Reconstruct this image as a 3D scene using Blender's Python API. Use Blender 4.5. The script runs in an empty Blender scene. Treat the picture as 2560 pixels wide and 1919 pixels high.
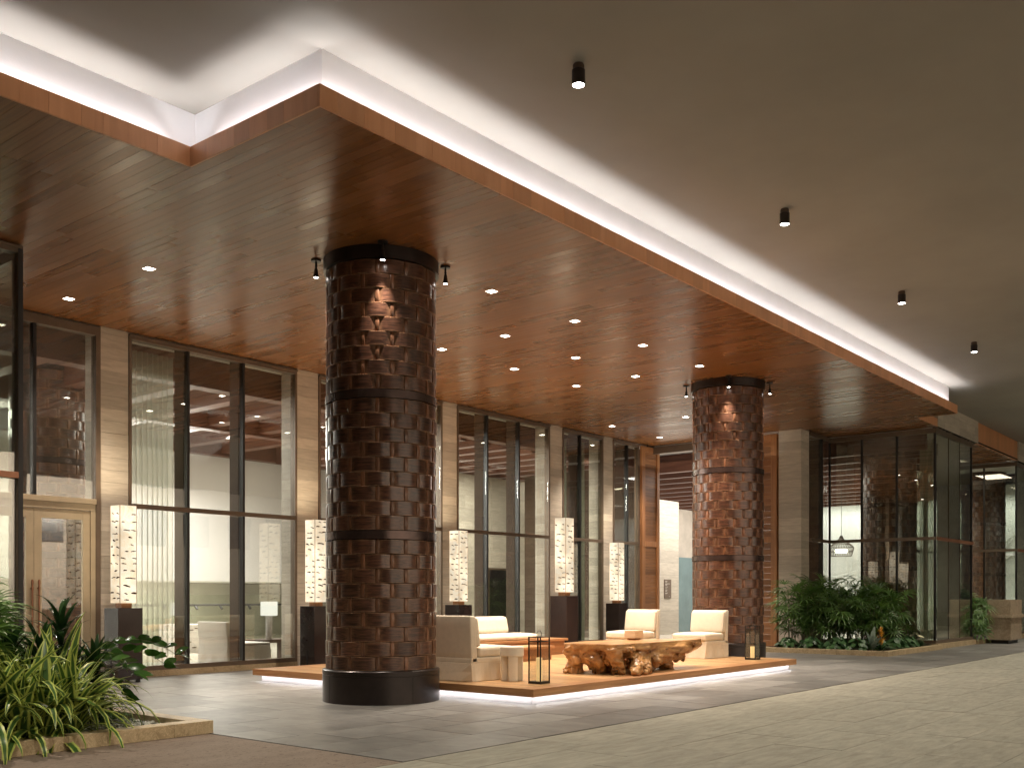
import bpy, math, random
from mathutils import Vector, noise, Matrix
rnd = random.Random(11)
D = bpy.data
S = bpy.context.scene
COL = S.collection
PI = math.pi

# ------------------------------------------------------------------ camera, world, exposure
cam = D.objects.new("camera", D.cameras.new("camera"))
COL.objects.link(cam)
cam.location = (0, 0, 1.3)
cam.rotation_euler = (PI / 2, 0, math.atan2(.63248, .77457) - PI / 2)
cam.data.sensor_width = 36
cam.data.lens = 36 * 2523 / 2560
cam.data.shift_y = (1490 - 959.5) / 2560
cam.data.clip_end = 400
cam.data.clip_start = .05
S.camera = cam

W = D.worlds.new("World"); S.world = W; W.use_nodes = True
bg = W.node_tree.nodes["Background"]
bg.inputs[0].default_value = (.30, .27, .26, 1)
bg.inputs[1].default_value = .035

S.view_settings.view_transform = 'Standard'
S.view_settings.look = 'None'
S.view_settings.gamma = 1
S.view_settings.use_curve_mapping = False
S.view_settings.exposure = 0.3
cy = S.cycles
cy.max_bounces = 7; cy.diffuse_bounces = 4; cy.glossy_bounces = 4; cy.transmission_bounces = 4
cy.transparent_max_bounces = 16
cy.use_denoising = True
cy.sample_clamp_indirect = 4.0
cy.sample_clamp_direct = 0
cy.caustics_reflective = False; cy.caustics_refractive = False
cy.use_light_tree = True

# ------------------------------------------------------------------ helpers
def ext(r=0.): return (rnd.random() - .5) * 2 * r

def empty(name, loc, label, cat, group=None, rz=0):
    o = D.objects.new(name, None); COL.objects.link(o)
    o.location = loc; o.rotation_euler = (0, 0, rz); o.empty_display_size = .1
    o["label"] = label; o["category"] = cat
    if group: o["group"] = group
    return o

def tag(o, label, cat, group=None):
    o["label"] = label; o["category"] = cat
    if group: o["group"] = group
    return o

def wloc(o):
    p = Vector((0, 0, 0))
    while o is not None:
        p += Vector(o.location); o = o.parent
    return p

class MB:
    def __init__(s): s.v = []; s.f = []; s.t = []
    def add(s, vs, fs, t=.5):
        n = len(s.v); s.v += [tuple(p) for p in vs]; s.f += [tuple(i + n for i in f) for f in fs]
        s.t += [t] * len(vs) if not isinstance(t, list) else t
        return s
    def box(s, x0, y0, z0, x1, y1, z1, t=.5):
        vs = [(x, y, z) for z in (z0, z1) for y in (y0, y1) for x in (x0, x1)]
        return s.add(vs, [(0, 2, 3, 1), (4, 5, 7, 6), (0, 1, 5, 4), (2, 6, 7, 3), (0, 4, 6, 2), (1, 3, 7, 5)], t)
    def prism(s, pts, z0, z1, t=.5):
        n = len(pts)
        vs = [(x, y, z0) for x, y in pts] + [(x, y, z1) for x, y in pts]
        fs = [tuple(range(n))[::-1], tuple(range(n, 2 * n))] + [(i, (i + 1) % n, n + (i + 1) % n, n + i) for i in range(n)]
        return s.add(vs, fs, t)
    def lathe(s, cx, cy_, prof, n=24, t=.5, cap=True):
        vs = []; fs = []
        for r, z in prof:
            for i in range(n):
                a = 2 * PI * i / n; vs.append((cx + r * math.cos(a), cy_ + r * math.sin(a), z))
        m = len(prof)
        for j in range(m - 1):
            for i in range(n):
                k = (i + 1) % n
                fs.append((j * n + i, j * n + k, (j + 1) * n + k, (j + 1) * n + i))
        if cap:
            fs.append(tuple(range(n))[::-1]); fs.append(tuple(range((m - 1) * n, m * n)))
        return s.add(vs, fs, t)
    def tube(s, pts, rad, n=6, t=.5, cap=True):
        pts = [Vector(p) for p in pts]; vs = []; fs = []
        if not isinstance(rad, (list, tuple)): rad = [rad] * len(pts)
        up = Vector((0, 0, 1)) if abs((pts[-1] - pts[0]).normalized().z) < .9 else Vector((1, 0, 0))
        for i, p in enumerate(pts):
            d = (pts[min(i + 1, len(pts) - 1)] - pts[max(i - 1, 0)]).normalized()
            a = d.cross(up).normalized(); b = d.cross(a)
            for k in range(n):
                w = 2 * PI * k / n
                vs.append(p + (a * math.cos(w) + b * math.sin(w)) * rad[i])
        for i in range(len(pts) - 1):
            for k in range(n):
                q = (k + 1) % n
                fs.append((i * n + k, i * n + q, (i + 1) * n + q, (i + 1) * n + k))
        if cap:
            fs.append(tuple(range(n))); fs.append(tuple(range((len(pts) - 1) * n, len(pts) * n))[::-1])
        return s.add(vs, fs, t)
    def rbox(s, x0, y0, z0, x1, y1, z1, r=.03, t=.5, fn=None, mid=3):
        lo = (x0, y0, z0); hi = (x1, y1, z1)
        ax = []
        for k in range(3):
            L = hi[k] - lo[k]; rr = min(r, L * .49)
            c = [0, rr * .3, rr]
            inner = [rr + (L - 2 * rr) * i / (mid + 1) for i in range(1, mid + 1)]
            c = c + inner + [L - rr, L - rr * .3, L]
            ax.append([lo[k] + q for q in c])
        idx = {}; vs = []
        def vert(p):
            key = tuple(round(q, 5) for q in p)
            if key in idx: return idx[key]
            q = Vector([min(max(p[k], lo[k] + min(r, (hi[k] - lo[k]) * .49)), hi[k] - min(r, (hi[k] - lo[k]) * .49)) for k in range(3)])
            d = Vector(p) - q
            P = q + d.normalized() * min(r, min(hi[k] - lo[k] for k in range(3)) * .49) if d.length > 1e-9 else q
            if fn: P = Vector(fn(P.x, P.y, P.z))
            idx[key] = len(vs); vs.append(P); return idx[key]
        fs = []
        for k in range(3):
            a, b = [(1, 2), (2, 0), (0, 1)][k]
            for side in (0, 1):
                w = (lo[k], hi[k])[side]
                for i in range(len(ax[a]) - 1):
                    for j in range(len(ax[b]) - 1):
                        q = []
                        for (u, v) in ((i, j), (i + 1, j), (i + 1, j + 1), (i, j + 1)):
                            p = [0, 0, 0]; p[k] = w; p[a] = ax[a][u]; p[b] = ax[b][v]; q.append(vert(p))
                        fs.append(tuple(q) if side else tuple(q[::-1]))
        return s.add(vs, fs, t)
    def obj(s, name, mat, parent=None, smooth=False, bevel=0, local=False, mesh_only=False, seg=2):
        me = D.meshes.new(name)
        off = wloc(parent) if (parent is not None and not local) else Vector((0, 0, 0))
        me.from_pydata([(x - off.x, y - off.y, z - off.z) for x, y, z in s.v], [], s.f)
        at = me.attributes.new("tint", 'FLOAT', 'POINT'); at.data.foreach_set("value", s.t)
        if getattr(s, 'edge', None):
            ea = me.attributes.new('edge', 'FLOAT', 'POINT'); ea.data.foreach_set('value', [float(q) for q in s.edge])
        me.materials.append(mat)
        me.update()
        if smooth:
            me.polygons.foreach_set("use_smooth", [True] * len(me.polygons))
            me.set_sharp_from_angle(angle=.7)
        if mesh_only: return me
        o = D.objects.new(name, me); COL.objects.link(o)
        if parent is not None: o.parent = parent
        if bevel:
            m = o.modifiers.new("bevel", 'BEVEL'); m.width = bevel; m.segments = seg; m.limit_method = 'ANGLE'
        return o

def inst(name, me, parent, loc=(0, 0, 0), rot=(0, 0, 0), sc=(1, 1, 1)):
    o = D.objects.new(name, me); COL.objects.link(o)
    if parent is not None: o.parent = parent
    o.location = loc; o.rotation_euler = rot; o.scale = sc
    return o

CAMP = Vector((0, 0, 1.3)); CF = Vector((.77457, .63248, 0)); CR = Vector((.63248, -.77457, 0))
def proj(p):
    d = Vector(p) - CAMP; z = d.dot(CF)
    if z < .3: return None
    return (1280 + 2523 * d.dot(CR) / z, 1490 - 2523 * d.z / z, z)
def pix_area(b):
    """rough pixel area of a box piece; 0 when outside the frame"""
    x0, y0, z0, x1, y1, z1 = b[:6]
    P = [proj(p) for p in ((x0, y0, z0), (x1, y0, z0), (x1, y1, z0), (x0, y1, z0), (x0, y0, z1), (x1, y1, z1))]
    if any(p is None for p in P): return 0
    cx = sum(p[0] for p in P) / 6; cy2 = sum(p[1] for p in P) / 6
    if not (-150 < cx < 2710 and -150 < cy2 < 2070): return 0
    a = 0
    q = P[:4]
    for i in range(4): a += q[i][0] * q[(i + 1) % 4][1] - q[(i + 1) % 4][0] * q[i][1]
    w = abs(P[0][0] - P[5][0]) * abs(P[0][1] - P[4][1])
    return abs(a) / 2 + w

def pieces(name, boxes, mat, parent, limit=300, stuffname=None, bevel=0, tilt=0.0):
    """boxes = (x0,y0,z0,x1,y1,z1[,tint]); the largest in view become parts, the rest one part"""
    bs = [(pix_area(b), i, b) for i, b in enumerate(boxes)]
    bs.sort(key=lambda q: (-q[0], q[1]))
    m = MB(); nrest = 0
    for k, (a, i, b) in enumerate(bs):
        t = b[6] if len(b) > 6 else rnd.random()
        tgt = MB() if (k < limit and a > 0) else m
        if tgt is m: nrest += 1
        n0 = len(tgt.v)
        tgt.box(*b[:6], t)
        if tilt:
            e1 = ext(tilt); e2 = ext(tilt)
            for q in range(n0, n0 + 8):
                x, y, z = tgt.v[q]
                tgt.v[q] = (x, y, z + (e1 if x == b[0] else -e1) + (e2 if y == b[1] else -e2))
        if tgt is not m: tgt.obj(name, mat, parent, bevel=bevel)
    if nrest:
        o = m.obj(stuffname or name + "_field", mat, parent)
        o["kind"] = "stuff"

# ------------------------------------------------------------------ materials
def newmat(name):
    m = D.materials.new(name); m.use_nodes = True
    nt = m.node_tree
    return m, nt, nt.nodes["Principled BSDF"]
def N(nt, kind, **kw):
    n = nt.nodes.new(kind)
    for k, v in kw.items(): setattr(n, k, v)
    return n
def L(nt, a, b): nt.links.new(a, b)
def mixcol(nt, fac, a, b, blend='MIX'):
    n = N(nt, 'ShaderNodeMix', data_type='RGBA', blend_type=blend)
    for sock, val in ((n.inputs[0], fac), (n.inputs[6], a), (n.inputs[7], b)):
        if hasattr(val, 'links'): L(nt, val, sock)
        elif isinstance(val, tuple): sock.default_value = (*val, 1) if len(val) == 3 else val
        else: sock.default_value = val
    return n.outputs[2]
def coords(nt, kind='world', scale=(1, 1, 1), jitter=0.0):
    if kind == 'world': out = N(nt, 'ShaderNodeNewGeometry').outputs['Position']
    else: out = N(nt, 'ShaderNodeTexCoord').outputs['Object']
    if jitter:
        at = N(nt, 'ShaderNodeAttribute', attribute_name='tint')
        oi = N(nt, 'ShaderNodeObjectInfo')
        ad = N(nt, 'ShaderNodeMath', operation='ADD'); L(nt, at.outputs['Fac'], ad.inputs[0]); L(nt, oi.outputs['Random'], ad.inputs[1])
        mu = N(nt, 'ShaderNodeMath', operation='MULTIPLY'); L(nt, ad.outputs[0], mu.inputs[0]); mu.inputs[1].default_value = jitter
        va = N(nt, 'ShaderNodeVectorMath', operation='ADD'); L(nt, out, va.inputs[0]); L(nt, mu.outputs[0], va.inputs[1]); out = va.outputs[0]
    mp = N(nt, 'ShaderNodeMapping'); L(nt, out, mp.inputs[0]); mp.inputs['Scale'].default_value = scale
    return mp.outputs[0]
def nz(nt, vec, scale=1, detail=5, rough=.6, dist=0):
    n = N(nt, 'ShaderNodeTexNoise'); L(nt, vec, n.inputs['Vector'])
    n.inputs['Scale'].default_value = scale; n.inputs['Detail'].default_value = detail; n.inputs['Roughness'].default_value = rough
    n.inputs['Distortion'].default_value = dist
    return n.outputs['Fac']
def ramp(nt, fac, stops):
    r = N(nt, 'ShaderNodeValToRGB'); L(nt, fac, r.inputs[0]); e = r.color_ramp.elements
    while len(e) < len(stops): e.new(.5)
    for i, (p, c) in enumerate(stops):
        e[i].position = p; e[i].color = (*c, 1) if len(c) == 3 else c
    return r.outputs[0]
def bump(nt, bsdf, h, strength=.3, dist=.01):
    b = N(nt, 'ShaderNodeBump'); L(nt, h, b.inputs['Height']); b.inputs['Strength'].default_value = strength
    b.inputs['Distance'].default_value = dist; L(nt, b.outputs[0], bsdf.inputs['Normal'])
def tintfac(nt, use_obj=True):
    at = N(nt, 'ShaderNodeAttribute', attribute_name='tint')
    if not use_obj: return at.outputs['Fac']
    oi = N(nt, 'ShaderNodeObjectInfo')
    a = N(nt, 'ShaderNodeMath', operation='ADD'); L(nt, at.outputs['Fac'], a.inputs[0]); L(nt, oi.outputs['Random'], a.inputs[1])
    f = N(nt, 'ShaderNodeMath', operation='FRACT'); L(nt, a.outputs[0], f.inputs[0])
    return f.outputs[0]

def mat_plain(name, c, rough=.6, metal=0, var=.12, scale=3, b=.0, spec=.5):
    m, nt, p = newmat(name)
    v = coords(nt, 'world', (1, 1, 1)); n1 = nz(nt, v, scale, 4, .6)
    lo = tuple(x * (1 - var) for x in c); hi = tuple(min(1, x * (1 + var)) for x in c)
    L(nt, ramp(nt, n1, [(.3, lo), (.7, hi)]), p.inputs['Base Color'])
    p.inputs['Roughness'].default_value = rough; p.inputs['Metallic'].default_value = metal
    p.inputs['Specular IOR Level'].default_value = spec
    if b: bump(nt, p, nz(nt, v, scale * 12, 4, .6), b, .004)
    return m

def mat_wood(name, dark, light, grain, rough=.3, kind='world', b=.08, tv=.55, jitter=7.3, cr=(.28, .72), coat=0, r2=None):
    m, nt, p = newmat(name)
    v = coords(nt, kind, grain, jitter)
    g = nz(nt, v, 1, 7, .62, .6)
    col = ramp(nt, g, [(cr[0], dark), (cr[1], light)])
    t = tintfac(nt)
    k = ramp(nt, t, [(0, (1 - tv,) * 3), (1, (1 + tv * .35, 1 + tv * .3, 1 + tv * .25))])
    L(nt, mixcol(nt, 1.0, col, k, 'MULTIPLY'), p.inputs['Base Color'])
    rr = N(nt, 'ShaderNodeMapRange'); L(nt, t if r2 else g, rr.inputs[0]); rr.inputs[3].default_value = rough * .8; rr.inputs[4].default_value = r2 or rough * 1.25
    L(nt, rr.outputs[0], p.inputs['Roughness'])
    if coat: p.inputs['Coat Weight'].default_value = coat; p.inputs['Coat Roughness'].default_value = .12
    if b: bump(nt, p, g, b, .003)
    return m

def mat_stone(name, dark, light, sc=(1, 1, 6), rough=.6, b=.15, scale=2.5, tv=.25, vein=None):
    m, nt, p = newmat(name)
    v = coords(nt, 'world', sc, 3.1)
    n1 = nz(nt, v, scale, 8, .68, .4)
    col = ramp(nt, n1, [(.3, dark), (.68, light)])
    if vein:
        n2 = nz(nt, v, scale * 2.3, 6, .7, 1.8)
        msk = ramp(nt, n2, [(.47, (0, 0, 0)), (.5, (1, 1, 1)), (.53, (0, 0, 0))])
        col = mixcol(nt, msk, col, vein)
    t = tintfac(nt)
    k = ramp(nt, t, [(0, (1 - tv,) * 3), (1, (1 + tv * .3,) * 3)])
    L(nt, mixcol(nt, 1.0, col, k, 'MULTIPLY'), p.inputs['Base Color'])
    p.inputs['Roughness'].default_value = rough
    if b: bump(nt, p, nz(nt, v, scale * 6, 6, .7), b, .006)
    return m

def mat_emit(name, c, s):
    m = D.materials.new(name); m.use_nodes = True; nt = m.node_tree
    nt.nodes.remove(nt.nodes["Principled BSDF"])
    e = N(nt, 'ShaderNodeEmission'); e.inputs[0].default_value = (*c, 1); e.inputs[1].default_value = s
    L(nt, e.outputs[0], nt.nodes["Material Output"].inputs[0]); return m

def mat_glass(name, tint=(.86, .88, .84), ior=1.65, rough=0.0, wob=.0):
    m = D.materials.new(name); m.use_nodes = True; nt = m.node_tree
    nt.nodes.remove(nt.nodes["Principled BSDF"])
    fr = N(nt, 'ShaderNodeFresnel'); fr.inputs[0].default_value = ior
    tr = N(nt, 'ShaderNodeBsdfTransparent'); tr.inputs[0].default_value = (*tint, 1)
    gl = N(nt, 'ShaderNodeBsdfGlossy'); gl.inputs['Roughness'].default_value = rough; gl.inputs[0].default_value = (1, 1, 1, 1)
    geo = N(nt, 'ShaderNodeNewGeometry')
    # the same reflectance whether the pane is met from outside or inside
    vm = N(nt, 'ShaderNodeVectorMath', operation='DOT_PRODUCT'); L(nt, geo.outputs['Incoming'], vm.inputs[0]); L(nt, geo.outputs['Normal'], vm.inputs[1])
    ab = N(nt, 'ShaderNodeMath', operation='ABSOLUTE'); L(nt, vm.outputs['Value'], ab.inputs[0])
    inv = N(nt, 'ShaderNodeMath', operation='SUBTRACT'); inv.inputs[0].default_value = 1; L(nt, ab.outputs[0], inv.inputs[1])
    pw = N(nt, 'ShaderNodeMath', operation='POWER'); L(nt, inv.outputs[0], pw.inputs[0]); pw.inputs[1].default_value = 4.0
    r0 = ((ior - 1) / (ior + 1)) ** 2
    mr = N(nt, 'ShaderNodeMapRange'); L(nt, pw.outputs[0], mr.inputs[0]); mr.inputs[3].default_value = r0; mr.inputs[4].default_value = .95
    nt.nodes.remove(fr)
    if wob:
        v = coords(nt, 'world', (1, 1, 1)); b = N(nt, 'ShaderNodeBump'); L(nt, nz(nt, v, 1.1, 1, .5), b.inputs['Height'])
        b.inputs['Strength'].default_value = wob; b.inputs['Distance'].default_value = .02
        L(nt, b.outputs[0], gl.inputs['Normal'])
    mx = N(nt, 'ShaderNodeMixShader'); L(nt, mr.outputs[0], mx.inputs[0]); L(nt, tr.outputs[0], mx.inputs[1]); L(nt, gl.outputs[0], mx.inputs[2])
    L(nt, mx.outputs[0], nt.nodes["Material Output"].inputs[0])
    return m

def mat_sheer(name, c, a=.45):
    m = D.materials.new(name); m.use_nodes = True; nt = m.node_tree
    nt.nodes.remove(nt.nodes["Principled BSDF"])
    df = N(nt, 'ShaderNodeBsdfDiffuse'); df.inputs[0].default_value = (*c, 1)
    tl = N(nt, 'ShaderNodeBsdfTranslucent'); tl.inputs[0].default_value = (*c, 1)
    tr = N(nt, 'ShaderNodeBsdfTransparent')
    m1 = N(nt, 'ShaderNodeMixShader'); m1.inputs[0].default_value = .5; L(nt, df.outputs[0], m1.inputs[1]); L(nt, tl.outputs[0], m1.inputs[2])
    m2 = N(nt, 'ShaderNodeMixShader'); m2.inputs[0].default_value = a; L(nt, m1.outputs[0], m2.inputs[1]); L(nt, tr.outputs[0], m2.inputs[2])
    L(nt, m2.outputs[0], nt.nodes["Material Output"].inputs[0]); return m

def mat_leaf(name, c1, c2, rough=.38, margin=None, trans=.18):
    m, nt, p = newmat(name)
    v = coords(nt, 'world', (1, 1, 1)); n1 = nz(nt, v, 14, 3, .6)
    col = ramp(nt, n1, [(.3, c1), (.7, c2)])
    oi = N(nt, 'ShaderNodeObjectInfo')
    k = ramp(nt, oi.outputs['Random'], [(0, (.6, .62, .6)), (1, (1.25, 1.22, 1.1))])
    col = mixcol(nt, 1.0, col, k, 'MULTIPLY')
    if margin:
        at = N(nt, 'ShaderNodeAttribute', attribute_name='tint')
        msk = ramp(nt, at.outputs['Fac'], [(.45, (0, 0, 0)), (.62, (1, 1, 1))])
        pale = ramp(nt, oi.outputs['Random'], [(0, margin), (1, tuple(min(1, x * 1.35) for x in margin))])
        col = mixcol(nt, msk, col, pale)
    L(nt, col, p.inputs['Base Color']); p.inputs['Roughness'].default_value = rough
    tl = N(nt, 'ShaderNodeBsdfTranslucent'); L(nt, col, tl.inputs[0])
    mx = N(nt, 'ShaderNodeMixShader'); mx.inputs[0].default_value = trans
    L(nt, p.outputs[0], mx.inputs[1]); L(nt, tl.outputs[0], mx.inputs[2]); L(nt, mx.outputs[0], nt.nodes["Material Output"].inputs[0])
    return m

M = {}
M['soffit'] = mat_wood('soffit_wood', (.135, .052, .015), (.29, .120, .036), (26, .9, 26), .30, b=.0, tv=.15, coat=.0, cr=(.25, .75), r2=.33)
M['fascia'] = mat_wood('fascia_wood', (.62, .29, .135), (.74, .37, .19), (9, 9, .8), .42, b=.06, tv=.12)
M['deck'] = mat_wood('deck_wood', (.36, .19, .08), (.60, .37, .18), (24, 1.0, 24), .32, b=.06, tv=.28)
M['deckx'] = mat_wood('deck_edge_wood', (.33, .15, .06), (.55, .29, .125), (1.2, 1.2, 26), .38, b=.06, tv=.2)
M['slat'] = mat_wood('woven_wood', (.030, .014, .010), (.165, .074, .045), (30, 3.0, 60), .30, kind='object', b=.25, tv=.32, jitter=9.1, coat=.15, cr=(.36, .64))
M['strip'] = mat_wood('binding_wood', (.10, .042, .022), (.30, .14, .075), (30, 60, 6), .36, kind='object', b=.2, tv=.4, coat=.2)
M['darkmetal'] = mat_plain('dark_bronze_metal', (.028, .020, .018), .30, .35, .25, 6, .02)
M['bronze'] = mat_plain('bronze_frame', (.17, .125, .09), .42, .35, .12, 5)
M['bronze2'] = mat_plain('dark_window_fin', (.090, .058, .040), .8, 0, .12, 5)
M['copper'] = mat_plain('copper_rail', (.36, .17, .10), .35, .6, .12, 5)
M['champagne'] = mat_plain('champagne_door_frame', (.55, .45, .31), .38, .45, .08, 5)
M['band'] = mat_plain('bronze_band_metal', (.085, .055, .048), .26, .55, .3, 6)
M['black'] = mat_plain('black_paint', (.012, .011, .011), .38, 0, .2, 6)
M['black_m'] = mat_plain('black_joint', (.004, .004, .004), .9, 0, .1, 6)
M['grout'] = mat_plain('grey_grout', (.07, .065, .058), .9, 0, .2, 6)
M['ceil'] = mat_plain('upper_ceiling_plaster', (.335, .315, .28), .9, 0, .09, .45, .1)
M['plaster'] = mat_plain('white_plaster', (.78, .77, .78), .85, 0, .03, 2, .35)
M['stone'] = mat_stone('travertine_block', (.47, .42, .35), (.66, .60, .51), (1.2, 1.2, 9), .6, .3, 2.2, .22)
M['kerb'] = mat_stone('kerb_limestone', (.34, .25, .14), (.60, .47, .29), (1, 1, 1), .45, .15, 4, .15, vein=(.68, .54, .34))
M['marble'] = mat_stone('desk_marble', (.34, .26, .18), (.50, .40, .29), (1, 1, 1), .25, .03, 2.2, .1, vein=(.62, .50, .36))
M['slate'] = mat_stone('grey_paver', (.165, .160, .152), (.30, .29, .275), (1.5, 1, 1), .42, .12, 2.6, .38)
M['trav'] = mat_stone('driveway_paver', (.255, .24, .195), (.43, .41, .34), (.9, 3.6, 1), .62, .35, 3.2, .10)
M['granite'] = mat_stone('speckled_paving', (.11, .075, .055), (.30, .235, .185), (1, 2.6, 1), .7, .3, 9, .1)
M['cream'] = mat_plain('cream_fabric', (.69, .61, .49), .9, 0, .05, 14, .5)
M['cream_w'] = mat_plain('white_fabric', (.72, .68, .64), .9, 0, .04, 14, .4)
M['whitestone'] = mat_plain('white_marble_stool', (.78, .72, .62), .45, 0, .07, 6)
M['maple'] = mat_wood('pale_box_wood', (.60, .45, .30), (.76, .62, .45), (3, 3, 30), .5, b=.05, tv=.1)
M['door'] = mat_wood('entry_door_wood', (.19, .078, .030), (.43, .205, .085), (.8, .8, 20), .42, b=.1, tv=.38)
M['doorv'] = mat_wood('door_frame_wood', (.30, .13, .05), (.48, .23, .095), (18, 18, .8), .42, b=.1, tv=.1)
M['beam'] = mat_wood('lobby_beam_wood', (.085, .030, .017), (.16, .062, .034), (12, .6, 12), .45, b=.05, tv=.2)
M['lobbywall'] = mat_plain('lobby_white_wall', (.80, .78, .78), .9, 0, .03, 1.2)
M['lobbyceil'] = mat_plain('lobby_ceiling', (.82, .80, .74), .9, 0, .03, 1.2)
M['lobbyfloor'] = mat_plain('lobby_polished_floor', (.62, .58, .50), .18, 0, .08, 1.4)
M['olive'] = mat_plain('olive_wall', (.66, .64, .56), .9, 0, .1, .8)
M['relief'] = mat_plain('white_relief_plaster', (.85, .86, .82), .8, 0, .05, 1.2)
M['ped'] = mat_plain('pedestal_lacquer', (.026, .017, .016), .22, 0, .2, 4)
M['glass'] = mat_glass('window_glass', (.86, .88, .84), 2.0, wob=.07)
M['lglass'] = mat_glass('lantern_glass', (.93, .93, .90), 1.45)
M['rglass'] = mat_glass('railing_glass', (.93, .95, .92), 1.4)
M['sheer'] = mat_sheer('sheer_curtain_cloth', (.62, .62, .52), .45)
M['sheerd'] = mat_sheer('grey_green_curtain_cloth', (.40, .42, .35), .2)
M['soil'] = mat_plain('planter_soil', (.030, .022, .015), .95, 0, .3, 20, .5)
M['pebble'] = mat_plain('river_pebbles', (.44, .45, .40), .5, 0, .45, 9)
M['led'] = mat_emit('led_strip_light', (1, .97, 1), 14)
M['down'] = mat_emit('downlight_lens', (1, .90, .76), 22)
M['lens'] = mat_emit('spot_lens', (1, .95, .88), 30)
M['bulb'] = mat_emit('bulb_glow', (1, .90, .75), 9)
M['flame'] = mat_emit('candle_flame', (1, .62, .22), 6)
M['signbrown'] = mat_plain('sign_plate', (.17, .125, .095), .5, .2, .05, 6)
M['signtext'] = mat_plain('sign_lettering', (.72, .68, .62), .6, 0, .02, 6)
M['teal'] = mat_plain('teal_glass_panel', (.13, .19, .20), .12, 0, .3, .8)
M['root'] = mat_wood('teak_root', (.20, .080, .024), (.66, .37, .15), (2.0, 5.5, 8), .30, b=.9, tv=.0, jitter=0, coat=.15)
M['bark'] = mat_plain('bark_fleck', (.055, .026, .012), .9, 0, .3, 30, spec=0)
M['stemg'] = mat_plain('plant_stem', (.10, .11, .045), .7, 0, .3, 20)
M['varieg'] = mat_leaf('variegated_leaf', (.045, .12, .028), (.080, .18, .045), .34, margin=(.46, .53, .13))
M['dark'] = mat_leaf('dark_glossy_leaf', (.014, .045, .014), (.030, .080, .024), .22)
M['palm'] = mat_leaf('palm_leaf', (.065, .15, .035), (.13, .25, .06), .38)
M['zz'] = mat_leaf('waxy_leaf', (.030, .090, .016), (.060, .150, .030), .2)
M['heart'] = mat_leaf('heart_leaf', (.045, .115, .045), (.085, .19, .075), .35)
M['silver'] = mat_leaf('silver_leaf', (.16, .22, .20), (.30, .38, .33), .35)
M['fern'] = mat_leaf('fern_leaf', (.045, .115, .03), (.08, .18, .05), .45)
M['orange'] = mat_leaf('orange_bract', (.60, .27, .025), (.82, .42, .05), .45)
M['flower'] = mat_leaf('pale_flower', (.72, .70, .50), (.85, .84, .66), .5)
M['frost'] = mat_plain('frosted_lamp_shade', (.85, .82, .76), .8)
M['shade_e'] = mat_emit('room_lamp_shade', (1, .95, .86), 1.25)
M['town'] = mat_plain('far_concrete', (.30, .27, .235), .9, 0, .1, .4)
M['townwin'] = mat_plain('far_window', (.04, .045, .05), .2)

def speckled():
    m, nt, p = newmat('speckled_paving')
    v = coords(nt, 'world', (1, 2.4, 1)); a = nz(nt, v, 14, 5, .7, .5); b = nz(nt, v, 1.3, 4, .6); c = nz(nt, v, 45, 3, .7)
    base = ramp(nt, b, [(.3, (.215, .165, .13)), (.7, (.29, .23, .185))])
    sp = ramp(nt, a, [(.56, (1, 1, 1)), (.66, (.34, .26, .22))])
    sp2 = ramp(nt, c, [(.34, (.62, .56, .52)), (.46, (1, 1, 1))])
    L(nt, mixcol(nt, 1.0, mixcol(nt, 1.0, base, sp, 'MULTIPLY'), sp2, 'MULTIPLY'), p.inputs['Base Color'])
    p.inputs['Roughness'].default_value = .75; bump(nt, p, c, .3, .004); return m
M['granite'] = speckled()

def birch():
    m = D.materials.new('birch_paper_shade'); m.use_nodes = True; nt = m.node_tree
    nt.nodes.remove(nt.nodes["Principled BSDF"])
    v = coords(nt, 'world', (1, 1, 1)); a = nz(nt, v, 7, 7, .75, 1.2); b = nz(nt, v, 26, 5, .7, 2.2)
    c1 = ramp(nt, a, [(.3, (1.0, .73, .44)), (.6, (1.0, .88, .68))])
    fib = ramp(nt, b, [(.46, (1, 1, 1)), (.5, (.80, .72, .55)), (.54, (1, 1, 1))])
    e = N(nt, 'ShaderNodeEmission'); L(nt, mixcol(nt, .6, c1, mixcol(nt, 1.0, c1, fib, 'MULTIPLY')), e.inputs[0]); hs = nz(nt, v, 2.6, 1, .4); mr = N(nt, 'ShaderNodeMapRange'); L(nt, hs, mr.inputs[0]); mr.inputs[1].default_value = .35; mr.inputs[2].default_value = .65; mr.inputs[3].default_value = .72; mr.inputs[4].default_value = 1.25; L(nt, mr.outputs[0], e.inputs[1])
    L(nt, e.outputs[0], nt.nodes["Material Output"].inputs[0]); return m
M['birch'] = birch()

def light(kind, loc, power, color=(1, .82, .62), rot=(0, 0, 0), name="lamp_light", **kw):
    l = D.lights.new(name, kind); l.energy = power; l.color = color
    for k, v in kw.items(): setattr(l, k, v)
    o = D.objects.new(name, l); COL.objects.link(o); o.location = loc; o.rotation_euler = rot
    return o

# ================================================================== GROUND
FY = 14.9      # facade plane
HS = 5.5       # soffit height
HC = 6.1       # upper ceiling
m = MB(); m.box(-60, -60, -.3, 90, 60, -.03); g = m.obj('ground', M['soil']); g['kind'] = 'structure'
root = D.objects.new('sidewalk_pavement', None); COL.objects.link(root); root['kind'] = 'structure'
b = []
rows = []
y = 5.70; j = 0
while y < FY:
    h = .61; x = 5.62 - rnd.random() * .9
    while x < 40:
        w = rnd.choice([.61, .915, .915, 1.2])
        x0 = max(x, 5.62); x1 = x + w
        if x1 > 5.7 and not (9.7 < x0 and x1 < 17 and 7.7 < y and y + h < 12.7):
            b.append((x0 + .002, y + .002, -.03, x1 - .002, min(y + h, FY + .1) - .002, 0 + ext(.0008)))
        x = x1
    y += h; j += 1
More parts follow.
